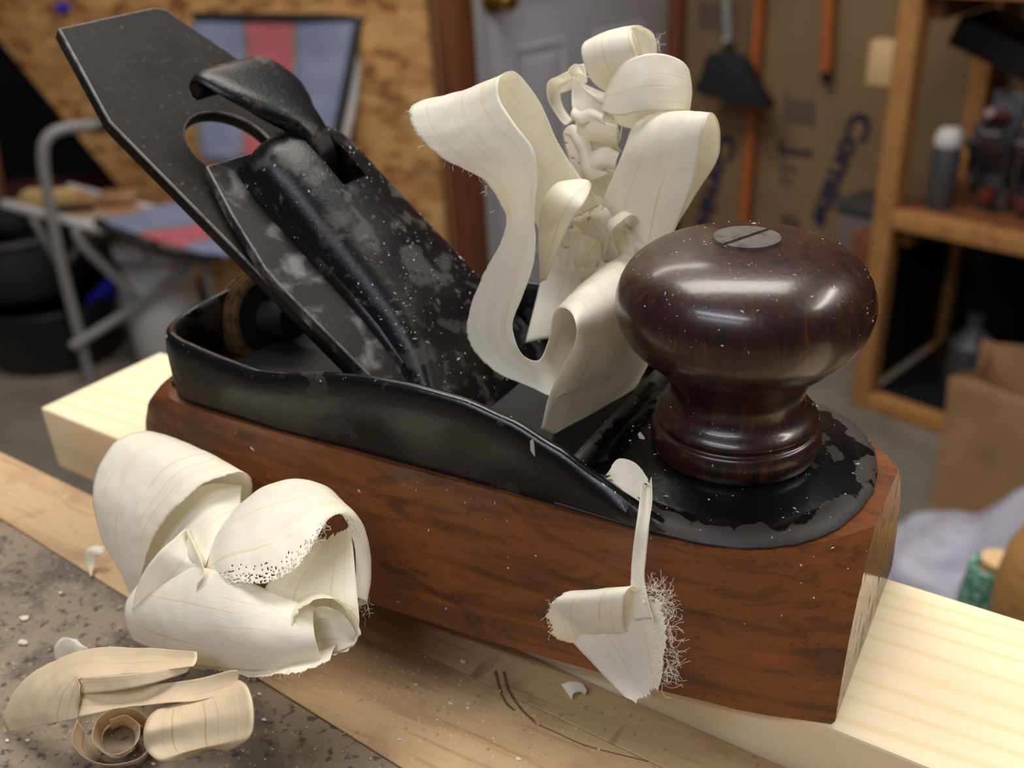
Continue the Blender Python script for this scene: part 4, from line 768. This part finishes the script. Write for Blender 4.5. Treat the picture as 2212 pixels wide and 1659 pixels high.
# print on the foam wall
def foam_hit(p):
    p = Vector(p); c = Vector((0, 0, .153)); d = p-c; t = (C0-c).dot(UX)/d.dot(UX); return c+d*t - UX*.002
def print_text(txt, p, q, h, m):
    P_, Q_ = foam_hit(p), foam_hit(q); cu = bpy.data.curves.new('lettering', 'FONT'); cu.body = txt; cu.size = 1; cu.extrude = .0; cu.offset = .045
    o = bpy.data.objects.new('t', cu); C.objects.link(o); me = bpy.data.meshes.new_from_object(o.evaluated_get(bpy.context.evaluated_depsgraph_get()))
    bpy.data.objects.remove(o); bpy.data.curves.remove(cu)
    bm = nb(); bm.from_mesh(me); bpy.data.meshes.remove(me); wd_ = max(v.co.x for v in bm.verts); X_ = (Q_-P_); s = X_.length/wd_; X_.normalize(); Y_ = (-UX).cross(X_)
    for v in bm.verts: v.co = P_ + X_*(v.co.x*s) + Y_*(v.co.y*h)
    mk('lettering', bm, m, wr, smooth=False)
print_text('Corning', (-0.52882, 2.54565, -0.41672), (-0.60733, 2.52807, -0.71077), .085, 'navy')
print_text('Corning', (-0.87233, 2.55520, -0.50089), (-0.93234, 2.53392, -0.78952), .085, 'navy')
print_text('Owens', (-0.68598, 2.55967, -0.70938), (-0.69220, 2.55800, -0.81982), .070, 'navy')
def print_marks(px, m, n, seed):
    rnd = random.Random(seed); (ax, bx) = px; A_, B_ = foam_hit(ax), foam_hit(bx); bm = nb(); d = B_-A_
    for k in range(n):
        h = .020 if k else .040; c = A_ + d*((k+.5)/n) + Vector((0, 0, h/2))
        box(bm, c, (.0012, d.length/n*.7, h), rz=RZ)
    mk('lettering', bm, m, wr, smooth=False)
print_marks(((-0.69801, 2.50455, -0.53595), (-0.61629, 2.52590, -0.54020)), 'navy', 7, 1)
print_marks(((-0.69291, 2.50597, -0.57604), (-0.64967, 2.51752, -0.58233)), 'fade', 6, 2)
print_marks(((-0.69053, 2.50662, -0.60930), (-0.65823, 2.51530, -0.61708)), 'fade', 4, 3)
for y, q in enumerate((((-0.69631, 2.50502, -0.40611), (-0.61920, 2.52519, -0.41816)), ((-0.69454, 2.50552, -0.43040), (-0.61708, 2.52571, -0.44234)), ((-0.69318, 2.50589, -0.44905), (-0.61546, 2.52611, -0.46090)))): print_marks(q, 'fade', 8, y+10)
for y, q in enumerate((((-0.90419, 2.43771, -0.17464), (-0.82467, 2.46575, -0.18663)), ((-0.90342, 2.43800, -0.19626), (-0.82358, 2.46612, -0.20820)), ((-0.90266, 2.43828, -0.21806), (-0.82247, 2.46648, -0.22995)))): print_marks(q, 'fade', 8, y+20)
# broom and poles on the foam wall
def on_wall(p, off): return foam_hit(p) - UX*off
bt, bb = on_wall((-0.78512, 2.47863, -0.27018), .095), on_wall((-0.76600, 2.48460, -0.37501), .095)
broom = thing('push_broom', bb, 'black bristled broom hanging bristles down against the brown foam wall', 'broom')
bm = nb(); rings = []
for f, wd_, dp in ((0, .050, .018), (.06, .066, .022), (.2, .074, .030), (.45, .088, .036), (.75, .106, .042), (.95, .124, .046), (1.0, .122, .044)):
    c = bt.lerp(bb, f); ring = []
    for k in range(28):
        a = 2*math.pi*k/28; ring.append(c - VX*(wd_*math.copysign(abs(math.cos(a))**.6, math.cos(a))) + UX*(dp*math.sin(a)) + Vector((0, 0, (.012*noise.noise(Vector((k*1.3, f*9, 0))) if f > .9 else 0) - f*.014*math.cos(a))))
    rings.append(ring)
loft(bm, rings); mk('bristle_head', bm, 'bristle', broom, angle=60)
ht = on_wall((-0.80820, 2.47120, 0.00774), .095)
bm = nb(); tube(bm, [bt+Vector((0, 0, -.01)), bt+Vector((0, 0, .02)), bt+Vector((0, 0, .034))], [.020, .014, .012], 14); mk('socket', bm, 'plastic', broom)
mk('handle', tube(nb(), [bt+Vector((0, 0, .03)), ht], .0115, 14), 'steel', broom)
for f0, f1, mt in ((.05, .14, 'white'), (.2, .30, 'bluefab'), (.36, .40, 'white')):
    mk('handle_label', tube(nb(), [bt.lerp(ht, f0)+Vector((0, 0, .01)), bt.lerp(ht, f1)], .0119, 14), mt, broom)
bm = nb(); tube(bm, [on_wall((-0.76123, 2.48607, -0.93497), .02), on_wall((-0.75592, 2.48769, -0.03423), .02)], .0155, 14)
o = mk('wooden_pole', bm, 'pole'); props(o, 'long orange wooden pole leaning on the foam wall behind the black broom', 'pole')
tp = thing('hanging_handle', on_wall((-0.57688, 2.48389, -0.33598), .025), 'short orange wooden tool handle hanging right of the black broom', 'handle')
pa, pb = on_wall((-0.57914, 2.48336, -0.31210), .025), on_wall((-0.59437, 2.47976, -0.02604), .025)
mk('shaft', tube(nb(), [pa, pb], .014, 14), 'pole', tp); mk('ferrule', tube(nb(), [pa, pa+(pa-pb).normalized()*.022, pa+(pa-pb).normalized()*.03], [.0142, .013, .006], 14), 'plastic', tp)

# ------------------------------------------------------------------ shelf unit on the right
F0 = Vector((-.335, 2.10, 0))                 # foot of its near left post
def SB(bm, a0, a1, d0, d1, z0, z1, bev=.002):
    """box along the shelf front (a to the right), d deep"""
    c = F0 - VX*((a0+a1)/2) + UX*((d0+d1)/2) + Vector((0, 0, (z0+z1)/2)); return box(bm, c, (d1-d0, a1-a0, z1-z0), rz=RZ, bev=bev)
sh = thing('shelf_unit', (F0.x, F0.y, ZF), 'open pine framed shelf unit of bare lumber at the right wall', 'shelf')
def zz(px, py, s):
    return s
for a in (0, 1.5):
    mk('post', SB(nb(), a-.042, a, 0, .05, ZF, 1.2), 'shelf', sh); mk('post', SB(nb(), a-.042, a, .38, .43, ZF, 1.2), 'shelf', sh)
ZS_ = [((-0.21479, 2.13924, -0.97108))[2]+.01, ((-0.19566, 2.12099, -0.56309))[2]+.042, ((-0.25219, 2.08480, -0.10528))[2]+.045]
for z in ZS_:
    mk('front_rail', SB(nb(), 0, 1.5, 0, .035, z-.038, z), 'shelf', sh)
    mk('shelf_board', SB(nb(), -.0, 1.458, .036, .405, z-.016, z+.0005), 'plastic' if z < -.6 else 'stud', sh)  # dark board materials carry the shade under the shelves in their colour
    mk('cleat', SB(nb(), .001, .030, .036, .30, z-.085, z-.017), 'stud', sh)
o_ = mk('post_block', SB(nb(), -.095, -.043, .0, .04, ((-0.35943, 2.06901, -0.27143))[2], ((-0.36565, 2.06792, -0.18593))[2]), 'palestud', sh)
o_ = mk('post_block', SB(nb(), -.085, -.043, .0, .05, ((-0.35220, 2.09054, -0.67057))[2], ((-0.36173, 2.08891, -0.58675))[2]), 'stud', sh)
mk('shade_panel', SB(nb(), -.03, -.020, .05, .38, ZF+.05, ZS_[0]), 'black', sh)  # black side and back sheets added for the deep shade inside the shelf
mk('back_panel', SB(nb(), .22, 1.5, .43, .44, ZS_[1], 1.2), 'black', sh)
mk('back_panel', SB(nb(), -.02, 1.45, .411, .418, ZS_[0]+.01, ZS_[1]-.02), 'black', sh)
mk('shade_panel', SB(nb(), -.030, -.020, .051, .379, ZS_[0]+.02, ZS_[1]-.1), 'black', sh)
mk('back_post', SB(nb(), .19, .24, .40, .43, ZF, 1.2), 'stud', sh)
# dark bench planes standing on end on the middle shelf
def upright_plane(a, d, z, hgt, knobm, label):
    c = F0 - VX*a + UX*d + Vector((0, 0, z)); r = thing('bench_plane', c, label, 'hand plane', 'old planes on the middle shelf')
    def bx(n, a_, dd, z_, s, m, bev=.003, par=r): return mk(n, box(nb(), c - VX*a_ + UX*dd + Vector((0, 0, z_)), s, rz=RZ, bev=bev), m, par)
    bx('sole', 0, .03, hgt/2, (.012, .062, hgt), 'greymetal')
    bx('cheek', -.028, .010, hgt*.48, (.040, .004, hgt*.5), 'greymetal'); bx('cheek', .028, .010, hgt*.48, (.040, .004, hgt*.5), 'greymetal')
    bm = nb(); beam(bm, c+UX*.02+Vector((0, 0, hgt*.36)), c-UX*.055+Vector((0, 0, hgt*.74)), .050, .008, up=-UX, bev=.001); mk('cutter', bm, 'greymetal', r)
    bm = nb(); lathe(bm, [(0, 0), (.012, 0), (.010, .012), (.017, .028), (.014, .040), (0, .044)], c+UX*.025+Vector((0, 0, hgt*.16)), -UX, 18); mk('front_knob', bm, knobm, r)
    bm = nb(); tube(bm, [c+UX*.02+Vector((0, 0, hgt*.80)), c-UX*.03+Vector((0, 0, hgt*.82)), c-UX*.06+Vector((0, 0, hgt*.90))], [.014, .012, .010], 10, smooth=8); mk('rear_tote', bm, knobm, r)
    return r
zm = ZS_[1]+.001
upright_plane(.085, .21, zm, .17, 'plastic', 'small dark plane upright on the middle shelf, leftmost, behind the white capped bottle')
upright_plane(.150, .09, zm, .24, 'redwood', 'taller grey plane upright on the middle shelf, second from the post')
upright_plane(.232, .08, zm, .23, 'redwood', 'grey plane upright on the middle shelf at the right edge of view')
c = F0 - VX*.062 + UX*.075 + Vector((0, 0, zm)); bt_ = thing('capped_bottle', c, 'dark bottle with round white cap standing before the planes on the middle shelf', 'bottle')
mk('bottle', lathe(nb(), [(0, 0), (.026, 0), (.028, .01), (.028, .115), (.020, .130), (0, .130)], c, n=24), 'tubgrey', bt_)
mk('cap', lathe(nb(), [(.0, .1301), (.026, .1301), (.028, .138), (.027, .152), (.020, .164), (0, .168)], c, n=24), 'white', bt_)
bm = nb(); box(bm, F0 - VX*.12 + UX*.20 + Vector((0, 0, ((-0.26670, 2.18377, -0.21154))[2])), (.16, .22, .06), rot=Matrix.Rotation(RZ, 3, 'Z') @ Matrix.Rotation(.35, 3, 'X'), bev=.004)
o = mk('dark_plank', bm, 'black'); props(o, 'short dark plank slanting across the bay above the middle shelf', 'plank')
zl = ZS_[0]+.001
for a, d, r_, h_, lb in ((.15, .16, .046, .17, 'clear grey plastic jug in the shadow of the bottom shelf, nearest the post'), (.30, .20, .045, .15, 'clear grey plastic jug on the bottom shelf behind the paper bag')):
    c = F0 - VX*a + UX*d + Vector((0, 0, zl)); j = thing('plastic_jug', c, lb, 'jug', 'jugs on the bottom shelf')
    mk('body', lathe(nb(), [(0, 0), (r_, 0), (r_*1.05, .01), (r_*1.05, h_*.7), (r_*.4, h_*.92), (r_*.35, h_), (0, h_)], c, n=24), 'tubgrey', j)
    mk('cap', lathe(nb(), [(0, h_), (r_*.42, h_), (r_*.42, h_+.018), (0, h_+.02)], c, n=20), 'tubgrey', j)
    mk('handle', tube(nb(), [c+Vector((r_*.3, -r_*.3, h_*.9)), c+Vector((r_*1.0, -r_*1.0, h_*.8)), c+Vector((r_*.75, -r_*.75, h_*.5))], .008, 8, smooth=10), 'tubgrey', j)
# storage box with lid left of the shelf
c = Vector((-0.43186, 2.46242, -0.76926)); c.z = 0; bxo = thing('storage_box', (c.x, c.y, ZF), 'translucent grey storage box with dark lid standing left of the shelf post', 'box')
zt = ((-0.44645, 2.45981, -0.63857))[2]
mk('box_body', box(nb(), (c.x, c.y, (ZF+zt)/2), (.13, .14, zt-ZF), rz=RZ, bev=.01), 'boxgrey', bxo)
mk('lid', box(nb(), (c.x, c.y, zt+.012), (.145, .155, .024), rz=RZ, bev=.006), 'tubgrey', bxo)
# paper bag
c0 = Vector((0.02867, 1.71976, -1.00139)); bz = ((-0.14324, 1.65381, -0.66211))[2]
pbg = thing('paper_bag', (c0.x, c0.y, ZF), 'open brown paper grocery bag standing on the concrete floor before the shelf', 'bag')
bm = nb(); rings = []; rzb = RZ+.12
def brect(hx, hy, z, cr=.0, wv=0.):
    out = []
    for k in range(48):
        t = k/12; sd = int(t); f = t-sd
        x, y = [(-hx+2*hx*f, -hy), (hx, -hy+2*hy*f), (hx-2*hx*f, hy), (-hx, hy-2*hy*f)][sd]
        if sd in (1, 3): x += -.03*math.sin(math.pi*f)*math.copysign(1, hx if sd == 1 else -hx)*min(1, max(0, (z-ZF)/.3))
        p = Vector((x, y, 0)); p.rotate(Matrix.Rotation(rzb-math.pi/2, 3, 'Z')); nz = noise.noise(Vector((k*.5, z*9, 3)))
        out.append(Vector((c0.x, c0.y, 0)) + p*(1+.02*nz) + Vector((0, 0, z + (wv*noise.noise(Vector((k*.35, 0, 0))) if wv else 0))))
    return out
H_ = bz-ZF
for f, e, wv in ((0, 1, 0), (.02, 1, 0), (.2, 1.0, 0), (.4, 1.01, 0), (.6, 1.02, 0), (.8, 1.03, 0), (.93, 1.04, .004), (1, 1.05, .012)): rings.append(brect(.145*e, .088*e, ZF+.001+H_*f, wv=wv))
for f, e, wv in ((.999, 1.035, .012), (.8, 1.01, 0), (.4, .99, 0), (.02, .97, 0)): rings.append(brect(.145*e, .088*e, ZF+.004+H_*f, wv=wv))
loft(bm, rings); mk('bag_walls', bm, 'bag', pbg, angle=30)
for sx_ in (1, -1):
    bm = nb(); q = Matrix.Rotation(rzb-math.pi/2, 3, 'Z'); a = Vector((c0.x, c0.y, 0)); pts = [(-.12*sx_, -.0895), (.12*sx_, -.0895)]
# lumpy white plastic bag
bm = nb(); c1 = Vector((-0.02139, 1.31983, -0.78551)); c1.z = ZF
bmesh.ops.create_icosphere(bm, subdivisions=5, radius=1)
for v in bm.verts:
    p = v.co.copy(); r = 1 + .22*noise.noise(p*1.6+Vector((4, 0, 0))) + .10*noise.noise(p*4) + .04*noise.noise(p*11)
    v.co = c1 + Vector((p.x*.19*r, p.y*.13*r, .115 + max(-.115, p.z*.14*r + .13*max(0, min(1, (p.x+.1)/.5))*max(0, p.z))))
o = mk('plastic_bag', bm, 'lav', angle=60); props(o, 'crumpled lavender white plastic bag on the floor in front of the paper bag', 'bag')
# stool behind the board carrying the turned wooden mallet and twine
ts_ = thing('side_stool', (.14, .5075, ZF), 'low wooden stool mostly hidden behind the pine board at the right', 'stool')
zs = -.30
mk('seat', box(nb(), (.140, .5075, zs-.012), (.32, .135, .024), bev=.004), 'strip', ts_)
for x, y in ((.0, .465), (.28, .465), (.0, .55), (.28, .55)): mk('leg', box(nb(), (x, y, (ZF+zs-.024)/2), (.03, .03, zs-.024-ZF), bev=.003), 'strip', ts_)
mc = Vector((.0450, .50, zs)); ml = thing('wooden_mallet', mc, 'round turned oak mallet head standing just behind the pine board', 'mallet')
mk('head', lathe(nb(), [(0, .0001), (.026, .0001), (.034, .012), (.040, .04), (.0445, .075), (.0452, .092), (.0425, .112), (.035, .131), (.024, .144), (.012, .149), (0, .150)], mc, n=48), 'ball', ml)
tc_ = Vector((.000, .550, zs)); tw = thing('twine_spool', tc_, 'small spool of green and white twine beside the oak mallet', 'twine')
mk('core', lathe(nb(), [(0, .0002), (.010, .0002), (.010, .068), (0, .068)], tc_, n=20), 'palestud', tw)
mk('winding', tube(nb(), [tc_ + Vector(((.0135+.003*math.sin(math.pi*k/420))*math.cos(k*.42), (.0135+.003*math.sin(math.pi*k/420))*math.sin(k*.42), .004+.058*k/420)) for k in range(420)], .0022, 6), 'green', tw)

# ------------------------------------------------------------------ folding chair, side table and tubs on the left
ch = thing('folding_chair', Vector((-2.11099, 1.76245, -0.82265))*1.0, 'folding camp chair with slate blue and red striped canvas and grey tube frame', 'chair')
ch.location.z = ZF
def strip_sheet(tl, tr, br, bl, u0, u1, sag, off=0., n=14, m=18):
    bm = nb(); tl, tr, br, bl = map(Vector, (tl, tr, br, bl)); nrm = (tr-tl).cross(bl-tl).normalized(); g = []
    if nrm.dot(Vector((0, 0, .153))-tl) < 0: nrm = -nrm
    for i in range(m):
        f = i/(m-1); row = []
        for j in range(n):
            u = u0+(u1-u0)*j/(n-1); p = (tl.lerp(tr, u)).lerp(bl.lerp(br, u), f)
            row.append(bm.verts.new(p - nrm*(sag*math.sin(math.pi*u)*math.sin(math.pi*min(1, f*1.1)) - off + .006*noise.noise(Vector((u*3, f*6, 1)))))) 
        g.append(row)
    for i in range(m-1):
        for j in range(n-1): bm.faces.new((g[i][j], g[i+1][j], g[i+1][j+1], g[i][j+1]))
    return bm
def sheet(name, q, u0, u1, m, sag=.03, off=0.):
    o = mk(name, strip_sheet(*q, u0, u1, sag, off), m, ch, angle=180); s = o.modifiers.new('thickness', 'SOLIDIFY'); s.thickness = .004; return o
back = ((-1.96537, 1.79246, -0.12443), (-1.56992, 1.94560, -0.13434), (-1.60480, 1.81136, -0.45236), (-1.93489, 1.70664, -0.46107))
for u0, u1, m in ((0, .285, 'bluefab'), (.285, .315, 'piping'), (.315, .60, 'redfab'), (.60, .63, 'piping'), (.63, .975, 'bluefab')):
    sheet('back_panel', back, u0, u1, m)['label'] = {'bluefab': 'slate blue canvas panel', 'redfab': 'faded red canvas panel', 'piping': 'grey piping strip'}[m]
b0_, b1_, b2_, b3_ = map(Vector, back)
mk('edge_binding', tube(nb(), [b0_, b0_.lerp(b1_, .5)+Vector((0, 0, -.004)), b1_+Vector((0, 0, -.01)), b1_.lerp(b2_, .1), b1_.lerp(b2_, .65), b2_], .010, 10, smooth=30), 'plastic', ch)
seat = ((-1.91061, 1.79275, -0.54245), (-1.64751, 1.81335, -0.55692), (-1.72631, 1.51982, -0.62681), (-2.04454, 1.43870, -0.54701))
for u0, u1, m in ((0, .32, 'bluefab'), (.32, .35, 'piping'), (.35, .68, 'redfab'), (.68, 1, 'bluefab')):
    sheet('seat_panel', seat, u0, u1, m, .03)['label'] = {'bluefab': 'slate blue canvas panel', 'redfab': 'faded red canvas panel', 'piping': 'grey piping strip'}[m]
mk('seat_edge', tube(nb(), [seat[3], Vector(seat[3]).lerp(Vector(seat[2]), .5)+Vector((0, 0, -.03)), seat[2]], .011, 8, smooth=16), 'plastic', ch)
fl_ = (-2.18976, 1.40177, -0.99641)
def ctube(name, pts, r, m, sm=24): return mk(name, tube(nb(), pts, r, 12, smooth=sm), m, ch)
ctube('front_leg', [(-2.03014, 1.65618, -0.35429), (-2.07414, 1.56779, -0.34452), (-2.11303, 1.48037, -0.33542), (-2.13302, 1.43357, -0.34803), (-2.14628, 1.41364, -0.39379), (-2.16176, 1.40827, -0.49577), (-2.17655, 1.40383, -0.65125), (-2.18760, 1.40513, -0.83181), (fl_[0], fl_[1], ZF+.002)], .0135, 'steel', 60)
ctube('armrest', [(-2.10644, 1.52410, -0.34039), (-2.06769, 1.57627, -0.34484), (-2.03014, 1.65618, -0.35429)], .019, 'plastic', 10)
ctube('cross_brace', [(-2.10497, 1.52614, -0.56955), (-2.12370, 1.46503, -0.56494), (-2.12997, 1.43810, -0.58355), (-2.12439, 1.44633, -0.62787), (-2.09996, 1.48157, -0.70497), (-2.07502, 1.51631, -0.77815)], .0125, 'steel', 40)
ctube('cross_brace', [(-2.16738, 1.36238, -0.87305), (-2.10174, 1.46161, -0.82640), (-1.99758, 1.53625, -0.75370), (-1.89766, 1.59665, -0.67836), (-1.76286, 1.68699, -0.61655), (-1.67386, 1.76156, -0.70367)], .0125, 'steel')
rb_ = (-1.86723, 1.58618, -0.84845)
ctube('rear_leg', [(-1.85763, 1.58203, -0.61287), (-1.86618, 1.58741, -0.65831), (-1.86680, 1.58668, -0.77077), (rb_[0], rb_[1], ZF+.002)], .0130, 'steel')
ctube('back_tube', [(-1.59522, 1.95082, -0.19714), (-1.59453, 1.91248, -0.31072), (-1.60323, 1.86581, -0.41406), (-1.63900, 1.80756, -0.57836), (-1.67386, 1.76156, -0.70367), (-1.69588, 1.72638, -0.79641)], .0145, 'white')
ctube('foot_rail', [(-2.11622, 1.54468, -0.80261), (-2.09636, 1.57152, -0.85696), (-2.06225, 1.61602, -0.93846)], .0115, 'steel')
ctube('back_tube', [(-1.97932, 1.80684, -0.14288), (-1.96956, 1.75797, -0.33544), (-1.96191, 1.73647, -0.44722)], .0125, 'steel')
# side table
stb = thing('side_table', ((-2.21769, 1.46883, -0.54363)), 'small folding side table with pale top fixed beside the striped camp chair', 'table')
tq = [Vector(q) for q in ((-2.47362, 1.48440, -0.56000), (-2.04331, 1.44334, -0.56000), (-2.00467, 1.59742, -0.56000), (-2.43725, 1.66103, -0.56000))]
zt_ = sum(q.z for q in tq)/4; tq = [Vector((q.x, q.y, zt_)) for q in tq]
bm = nb(); a = [bm.verts.new(q-Vector((0, 0, .02))) for q in tq]; b = [bm.verts.new(q) for q in tq]; bm.faces.new(a[::-1]); bm.faces.new(b)
for k in range(4): bm.faces.new((a[k], a[(k+1) % 4], b[(k+1) % 4], b[k]))
bmesh.ops.recalc_face_normals(bm, faces=bm.faces); mk('table_top', bm, 'bag', stb, smooth=False)
mk('rim', tube(nb(), [q+Vector((0, 0, -.008)) for q in tq], .014, 8, closed=True), 'white', stb)
for p, q in (((-2.22090, 1.38997, -0.54631), (-2.21769, 1.43228, -0.70501)), ((-2.13004, 1.49095, -0.58838), (-2.22377, 1.45961, -0.67755))): mk('strut', tube(nb(), [p, q], .009, 8), 'steel', stb)
def onto(px, py, s, z): p = Vector((-2.23160, 1.44760, -0.51494)); return p
ic = tq[0].lerp(tq[2], .33); 
o = mk('wood_offcut', box(nb(), ic+Vector((0, 0, .0195)), (.15, .045, .036), rz=.35, bev=.003), 'tanblock'); props(o, 'yellowish wooden block lying on the left of the side table', 'block')
ic = tq[0].lerp(tq[2], .58)+Vector((-.02, -.05, 0)); o = mk('flat_tool', box(nb(), ic+Vector((0, 0, .0075)), (.12, .03, .012), rz=.55, bev=.004), 'plastic'); props(o, 'flat black tool lying in the middle of the side table', 'tool')
ic = tq[0].lerp(tq[2], .70)+Vector((.0, .03, 0)); bm = nb(); box(bm, ic+Vector((0, 0, .0185)), (.10, .06, .03), rz=.5, bev=.010); o = mk('folded_glove', bm, 'bag'); props(o, 'crumpled tan work glove at the far end of the side table', 'glove')
# tubs
def tub(name, px, s, rx, ry, h, m, label, z0):
    c = Vector(px); c.z = z0; t = thing(name, c, label, 'tub')
    mk('tub_wall', lathe(nb(), [(0, 0), (.86, 0), (.89, .006), (1.0, h-.01), (1.05, h-.006), (1.06, h), (1.0, h+.003), (.98, h-.004), (.87, .012), (0, .010)], c, n=48, sx=rx, sy=ry), m, t, angle=45)
    mk('rim', tube(nb(), [c+Vector((rx*1.055*math.cos(2*math.pi*k/40), ry*1.055*math.sin(2*math.pi*k/40), h-.004)) for k in range(40)], .007, 8, closed=True), m, t); return c
zt1 = .185
pc = (-2.43879, 1.49396, -0.97558)
c = tub('wash_tub', pc, 0, .205, .185, zt1, 'plastic', 'shiny black round plastic tub on the floor beneath the side table', ZF+.001)
c2 = tub('wash_tub', Vector(pc)+Vector((-.09, .03, 0)), 0, .20, .19, .170, 'tubgrey', 'charcoal grey plastic tub stacked in the black tub on the floor', ZF+zt1+.006)
bm = nb()
for k in range(9):
    a = k*.7; box(bm, Vector(c2)+Vector((.11*math.cos(a)*((k % 3)/3+.2), .11*math.sin(a)*((k % 2)*.5+.4), .170+.008+.012*(k % 3))), (.13, .09, .05), rz=a, bev=.015)
o = mk('heaped_cloth', bm, 'bristle'); props(o, 'heap of black cloth filling the charcoal grey tub', 'cloth')
bm = nb(); 
for q in ([(-2.25225, 1.52505, -0.80555), (-2.21934, 1.53770, -0.78614), (-2.22740, 1.56112, -0.81260)], [(-2.24060, 1.54211, -0.78854), (-2.20758, 1.55454, -0.76916), (-2.21540, 1.57810, -0.79535)], [(-2.26247, 1.50985, -0.81762), (-2.22967, 1.52268, -0.79822), (-2.23794, 1.54597, -0.82486)]): tube(bm, q, .011, 8, smooth=8)
o = mk('blue_strap', bm, 'blue'); props(o, 'bright blue strap lying over the edge of the black tub', 'strap')
# white jug on the floor behind the chair
jc = Vector((-2.10991, 1.61984, -0.91390)); jc.z = ZF+.001; jg = thing('white_jug', jc, 'large white plastic jug with messy top on the floor behind the chair brace', 'jug')
hj = ((-2.11080, 1.61868, -0.73653))[2]-ZF
mk('body', lathe(nb(), [(0, 0), (.092, 0), (.098, .012), (.100, hj*.55), (.100, hj*.9), (.088, hj), (.075, hj+.012), (0, hj+.012)], jc, n=32), 'white', jg)
bm = nb(); box(bm, jc+Vector((-.045, -.02, hj+.045)), (.09, .07, .06), rz=.5, bev=.015); box(bm, jc+Vector((.05, .01, hj+.038)), (.07, .08, .045), rz=.2, bev=.015); mk('torn_top', bm, 'white', jg)
mk('dark_flap', box(nb(), jc+Vector((-.095, -.06, hj+.035)), (.03, .05, .07), rz=.6, bev=.008), 'plastic', jg)
